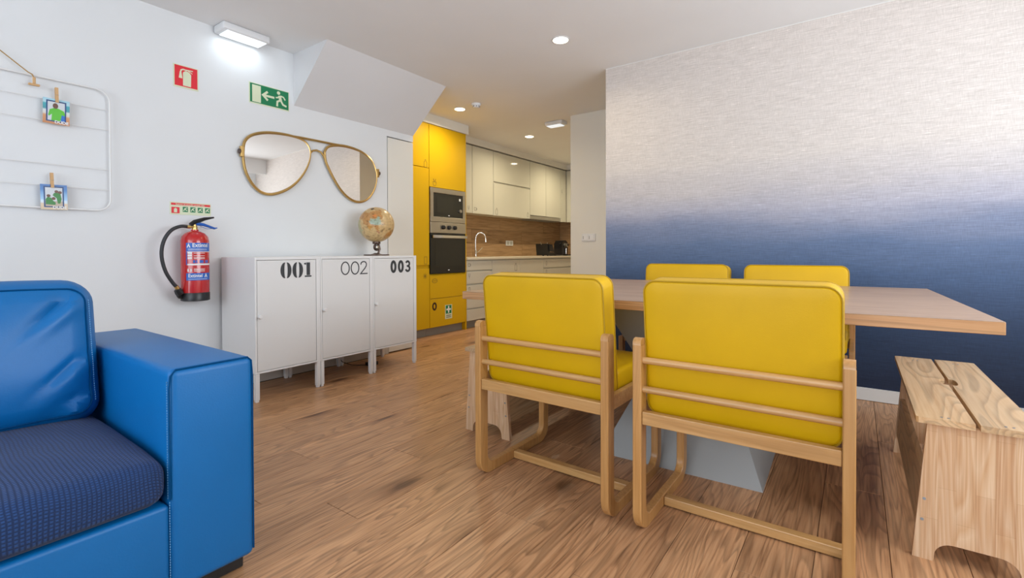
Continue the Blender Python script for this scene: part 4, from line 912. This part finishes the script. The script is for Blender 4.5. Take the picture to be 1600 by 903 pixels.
# yellow oven tower: open carcass with the two appliances in it
t = thing('oven_tower_cabinet', 'tall yellow kitchen cupboard housing microwave and oven', 'cabinet')
b = MB(); b.box(KX + 0.002, YX, 4.4585, 4.476, 0.0, 2.39); b.box(KX + 0.002, YX - 0.021, 3.852, 3.868, 0.095, 2.39)
b.box(KX + 0.002, YX - 0.021, 3.868, 4.4585, 1.690, 2.39); b.box(KX + 0.002, YX - 0.021, 3.868, 4.4585, 0.095, 0.700); b.box(KX + 0.002, YX - 0.022, 3.868, 4.4585, 1.288, 1.296)
b.build('body', M_kyel, t)
front('door', YX, 3.852, 4.4575, 1.688, 2.39, M_kyel, t, icons=[('basket', 3.935, 1.745, 0.038)], imat=M_ink3)
front('drawer', YX, 3.852, 4.4575, 0.424, 0.690, M_kyel, t, icons=[('pan', 3.93, 0.625, 0.042)], imat=M_ink3)
d = front('drawer', YX, 3.852, 4.4575, 0.096, 0.421, M_kyel, t, icons=[('ring', 3.925, 0.335, 0.052)], imat=plain('dark_brown_ring', (0.03, 0.008, 0.005), 0.4))
FS = lambda u, v, dd: (YX + 0.0004 + dd, u, v)
MB().prism(rect(4.096, 4.215, 0.170, 0.335), FS, 0, 0.0008).build('first_aid_sticker', M_scream, d, label='cream and green first aid sticker')
MB().prism(rect(4.108, 4.203, 0.232, 0.328), FS, 0.0009, 0.0014).build('sticker_green', M_sgreen, d)
MB().prism(rect(4.145, 4.166, 0.240, 0.320), FS, 0.0015, 0.002).prism(rect(4.118, 4.193, 0.270, 0.291), FS, 0.0015, 0.002).build('sticker_cross', M_white, d)
MB().prism(rect(4.115, 4.196, 0.205, 0.215), FS, 0.0009, 0.0013).prism(rect(4.115, 4.196, 0.185, 0.195), FS, 0.0009, 0.0013).build('sticker_text', M_ink2, d)
MB().box(KX + 0.05, YX - 0.06, 3.852, 4.4575, 0.0, 0.094).build('plinth', M_plinth, t)
# microwave
t = thing('microwave', 'built-in steel framed microwave above the oven', 'microwave')
MB().box(-4.3, YX - 0.023, 3.872, 4.450, 1.305, 1.680).build('body', M_plinth, t)
b = MB(); b.box(YX - 0.022, YX + 0.012, 3.858, 4.453, 1.628, 1.683, 0.002, 1).box(YX - 0.022, YX + 0.012, 3.858, 4.453, 1.298, 1.356, 0.002, 1).box(YX - 0.022, YX + 0.012, 3.858, 3.905, 1.356, 1.628).box(YX - 0.022, YX + 0.012, 4.405, 4.453, 1.356, 1.628); b.build('frame', M_steel, t)
dg = MB().box(YX - 0.022, YX + 0.008, 3.906, 4.404, 1.357, 1.627, 0.001, 1).build('door_glass', M_oglass, t)
MB().box(YX + 0.0082, YX + 0.009, 3.965, 4.235, 1.405, 1.585).build('window', M_oglass2, dg)
MB().lathe([(0.022, 0), (0.020, 0.016), (0.012, 0.018)], (YX + 0.0085, 4.355, 1.440), 20, Matrix.Rotation(PI / 2, 3, 'Y')).build('knob', M_steel, t, True)
MB().box(YX + 0.0082, YX + 0.009, 4.338, 4.368, 1.560, 1.590).box(YX + 0.0082, YX + 0.009, 4.150, 4.175, 1.372, 1.382).build('display', M_wplas, t)
# oven
t = thing('oven', 'built-in black glass oven with steel control panel', 'oven')
MB().box(-4.4, YX - 0.023, 3.872, 4.450, 0.705, 1.285).build('body', M_plinth, t)
MB().box(YX - 0.022, YX + 0.012, 3.858, 4.456, 1.172, 1.294, 0.002, 1).build('control_panel', M_steel, t)
for y in (4.056, 4.154, 4.252): MB().lathe([(0.025, 0), (0.023, 0.022), (0.016, 0.026)], (YX + 0.0122, y, 1.238), 20, Matrix.Rotation(PI / 2, 3, 'Y')).build('knob', M_black, t, True)
dg = MB().box(YX - 0.022, YX + 0.008, 3.860, 4.454, 0.706, 1.168, 0.002, 1).build('door', M_oglass, t)
MB().box(YX + 0.0082, YX + 0.009, 3.935, 4.375, 0.785, 1.07).build('window', M_oglass2, dg)
MB().box(YX + 0.030, YX + 0.044, 3.872, 4.450, 1.112, 1.146, 0.004, 2).box(YX + 0.008, YX + 0.030, 3.90, 3.92, 1.12, 1.14).box(YX + 0.008, YX + 0.030, 4.40, 4.42, 1.12, 1.14).build('handle', M_chrome, dg, True)
MB().box(YX + 0.0082, YX + 0.009, 4.140, 4.170, 0.738, 0.748).build('badge', M_wplas, dg)
# white base units, uppers, worktop
def base_unit(label, y0, y1, fronts):
    t = thing('base_cabinet', label, 'cabinet', group='cream base cabinets below the worktop')
    MB().box(KX + 0.002, YX - 0.021, y0, y1, 0.095, 0.853).build('body', M_klow, t)
    for (a, c, z0, z1, ic) in fronts: front('drawer' if z1 - z0 < 0.5 else 'door', YX, a, c, z0, z1, M_klow, t, icons=ic, imat=M_ink2)
    MB().box(KX + 0.05, YX - 0.07, y0, y1, 0.0, 0.094).build('plinth', M_plinth, t)
base_unit('cream four-drawer base cabinet right beside the yellow tower', 4.480, 4.990, [(4.482, 4.988, 0.722, 0.838, [('cup', 4.53, 0.79, 0.035)]), (4.482, 4.988, 0.556, 0.706, [('glass', 4.53, 0.65, 0.035)]), (4.482, 4.988, 0.250, 0.540, [('box', 4.53, 0.48, 0.03)]), (4.482, 4.988, 0.098, 0.240, [])])
base_unit('cream base cabinet with two wide doors in the middle of the worktop run', 4.992, 6.262, [(4.994, 5.63, 0.098, 0.838, [('jar', 5.53, 0.74, 0.05)]), (5.632, 6.26, 0.098, 0.838, [])])
base_unit('cream drawer base cabinet below the coffee machine', 6.264, 7.25, [(6.266, 7.248, 0.706, 0.838, [('box', 6.35, 0.775, 0.03)]), (6.266, 7.248, 0.40, 0.690, [('box', 6.35, 0.64, 0.03)]), (6.266, 7.248, 0.098, 0.395, [])])
b = MB().box(KX + 0.013, YX + 0.015, 4.478, KY - 0.013, 0.855, 0.882, 0.002, 1)
tag(b.build('worktop', M_top), 'long cream kitchen worktop under the wood-look tiles', 'worktop')
UX = -4.25
def upper(label, y0, y1, z0, fronts, g='gloss cream wall cabinets'):
    t = thing('wall_cabinet', label, 'cabinet', group=g)
    MB().box(KX + 0.013, UX - 0.021, y0, y1, z0 + 0.004, 2.396).build('body', M_klow, t)
    for (a, c, q0, q1, ic) in fronts: front('door', UX, a, c, q0, q1, M_kwhite, t, icons=ic, imat=M_ink2)
    return t
upper('narrow gloss cream wall cabinet touching the yellow tower', 4.515, 5.006, 1.480, [(4.517, 5.004, 1.478, 2.396, [('glass', 4.93, 1.54, 0.035)])])
upper('gloss cream single-door wall cabinet above the tap', 5.008, 5.474, 1.480, [(5.010, 5.472, 1.478, 2.396, [('cup', 5.07, 1.54, 0.04)])])
upper('gloss cream wall cabinet with two stacked flap doors', 5.476, 6.423, 1.478, [(5.478, 6.421, 1.966, 2.396, []), (5.478, 6.421, 1.476, 1.948, [('jar', 5.55, 1.54, 0.045), ('jar', 6.36, 1.54, 0.035)])])
t = upper('gloss cream hood cabinet with two doors over the extractor', 6.425, 7.402, 1.540, [(6.427, 6.908, 1.538, 2.396, []), (6.910, 7.400, 1.538, 2.396, [])])
upper('narrow gloss cream wall cabinet in the far corner', 7.404, 7.60, 1.478, [(7.406, 7.60, 1.476, 2.396, [('glass', 7.45, 2.0, 0.05)])])
t = thing('wall_cabinet', 'gloss cream wall cabinet on the far kitchen wall', 'cabinet', group='gloss cream wall cabinets')
MB().box(-4.24, -3.35, 7.625, KY - 0.013, 1.480, 2.396).build('body', M_klow, t); MB().box(-4.245, -3.35, 7.604, 7.624, 1.478, 2.396, 0.001, 1).build('door', M_kwhite, t)
t = thing('extractor_hood', 'slim steel extractor hood under the far wall cabinets', 'extractor hood')
MB().box(KX + 0.02, UX - 0.002, 6.43, 7.395, 1.478, 1.534, 0.002, 1).build('body', M_steel, t)
MB().box(KX + 0.06, UX - 0.04, 6.5, 7.32, 1.468, 1.4775).build('filter', M_plinth, t)
# tap
t = thing('kitchen_tap', 'chrome gooseneck kitchen tap on the worktop', 'tap', (-4.30, 5.13, 0.882))
MB().lathe([(0.026, 0), (0.026, 0.008), (0.018, 0.012), (0.017, 0.09), (0.012, 0.10)], (0, 0, 0), 16).build('body', M_chrome, t, True)
MB().tube(cr([(0, 0, 0.09), (0, 0, 0.24), (0.012, 0.014, 0.31), (0.045, 0.055, 0.338), (0.080, 0.095, 0.31), (0.090, 0.108, 0.25)]), 0.011, 10).build('spout', M_chrome, t, True)
MB().cyl((0.090, 0.108, 0.255), (0.092, 0.110, 0.205), 0.015, 12).build('spray_head', M_chrome, t, True)
MB().tube([(0, 0.012, 0.06), (0.01, 0.05, 0.075), (0.02, 0.12, 0.13)], 0.006, 8).build('lever', M_chrome, t, True)
# contact grill standing open
t = thing('contact_grill', 'black contact grill standing upright on the worktop', 'grill', (-4.20, 6.83, 0.882))
b = MB()
b.prism([(-0.12, 0.012), (0.05, 0.012), (0.10, 0.02), (0.10, 0.045), (0.04, 0.06), (-0.06, 0.06), (-0.115, 0.20), (-0.15, 0.20)], lambda u, v, d: (d, u, v), -0.11, 0.11); b.build('body', M_black, t)
MB().prism([(-0.085, 0.075), (0.055, 0.065), (-0.005, 0.185), (-0.11, 0.19)], lambda u, v, d: (d, u, v), 0.112, 0.125).build('lid', plain('grill_lid_dark', (0.02, 0.025, 0.03), 0.2), t)
MB().tube([(0.0, -0.175, 0.222), (0.0, -0.14, 0.185), (0.0, 0.02, 0.19), (0.0, 0.045, 0.215)], 0.008, 8).build('handle', M_steel, t, True)
for u in (-0.09, 0.05): MB().cyl((0, u, 0), (0, u, 0.014), 0.015, 10).build('foot', M_black, t)
# coffee machine
t = thing('coffee_machine', 'small black capsule coffee machine at the far end of the worktop', 'coffee machine', (-4.20, 7.40, 0.882))
b = MB(); pr = [(-0.09, 0.0), (0.10, 0.0), (0.115, 0.06), (0.115, 0.19), (0.09, 0.245), (0.03, 0.268), (-0.04, 0.262), (-0.09, 0.21), (-0.10, 0.10)]
b.prism(pr, lambda u, v, d: (d, u, v), -0.13, 0.03); b.build('body', M_black, t, True)
MB().box(0.031, 0.13, -0.06, 0.06, 0.0, 0.02, 0.003).build('drip_tray', M_black, t)
MB().lathe([(0.035, 0), (0.035, 0.05), (0.028, 0.055)], (0.031, 0.01, 0.185), 20, Matrix.Rotation(PI / 2, 3, 'Y')).build('brew_head', M_steel, t, True)
MB().lathe([(0.018, 0), (0.018, 0.012)], (0.087, 0.01, 0.185), 16, Matrix.Rotation(PI / 2, 3, 'Y')).build('cap', M_black, t, True)
MB().cyl((0.05, 0.015, 0.03), (0.05, 0.015, 0.13), 0.014, 12).build('water_column', M_chrome, t, True)
MB().tube([(0.0, -0.06, 0.225), (0.0, -0.12, 0.205), (0.0, -0.15, 0.21)], 0.008, 8).build('lever', M_black, t, True)
# tray beside the coffee machine
b = MB().box(-4.26, -4.12, 7.02, 7.27, 0.8825, 0.905, 0.004, 2); tag(b.build('capsule_tray', M_black), 'low black tray between grill and coffee machine', 'tray')
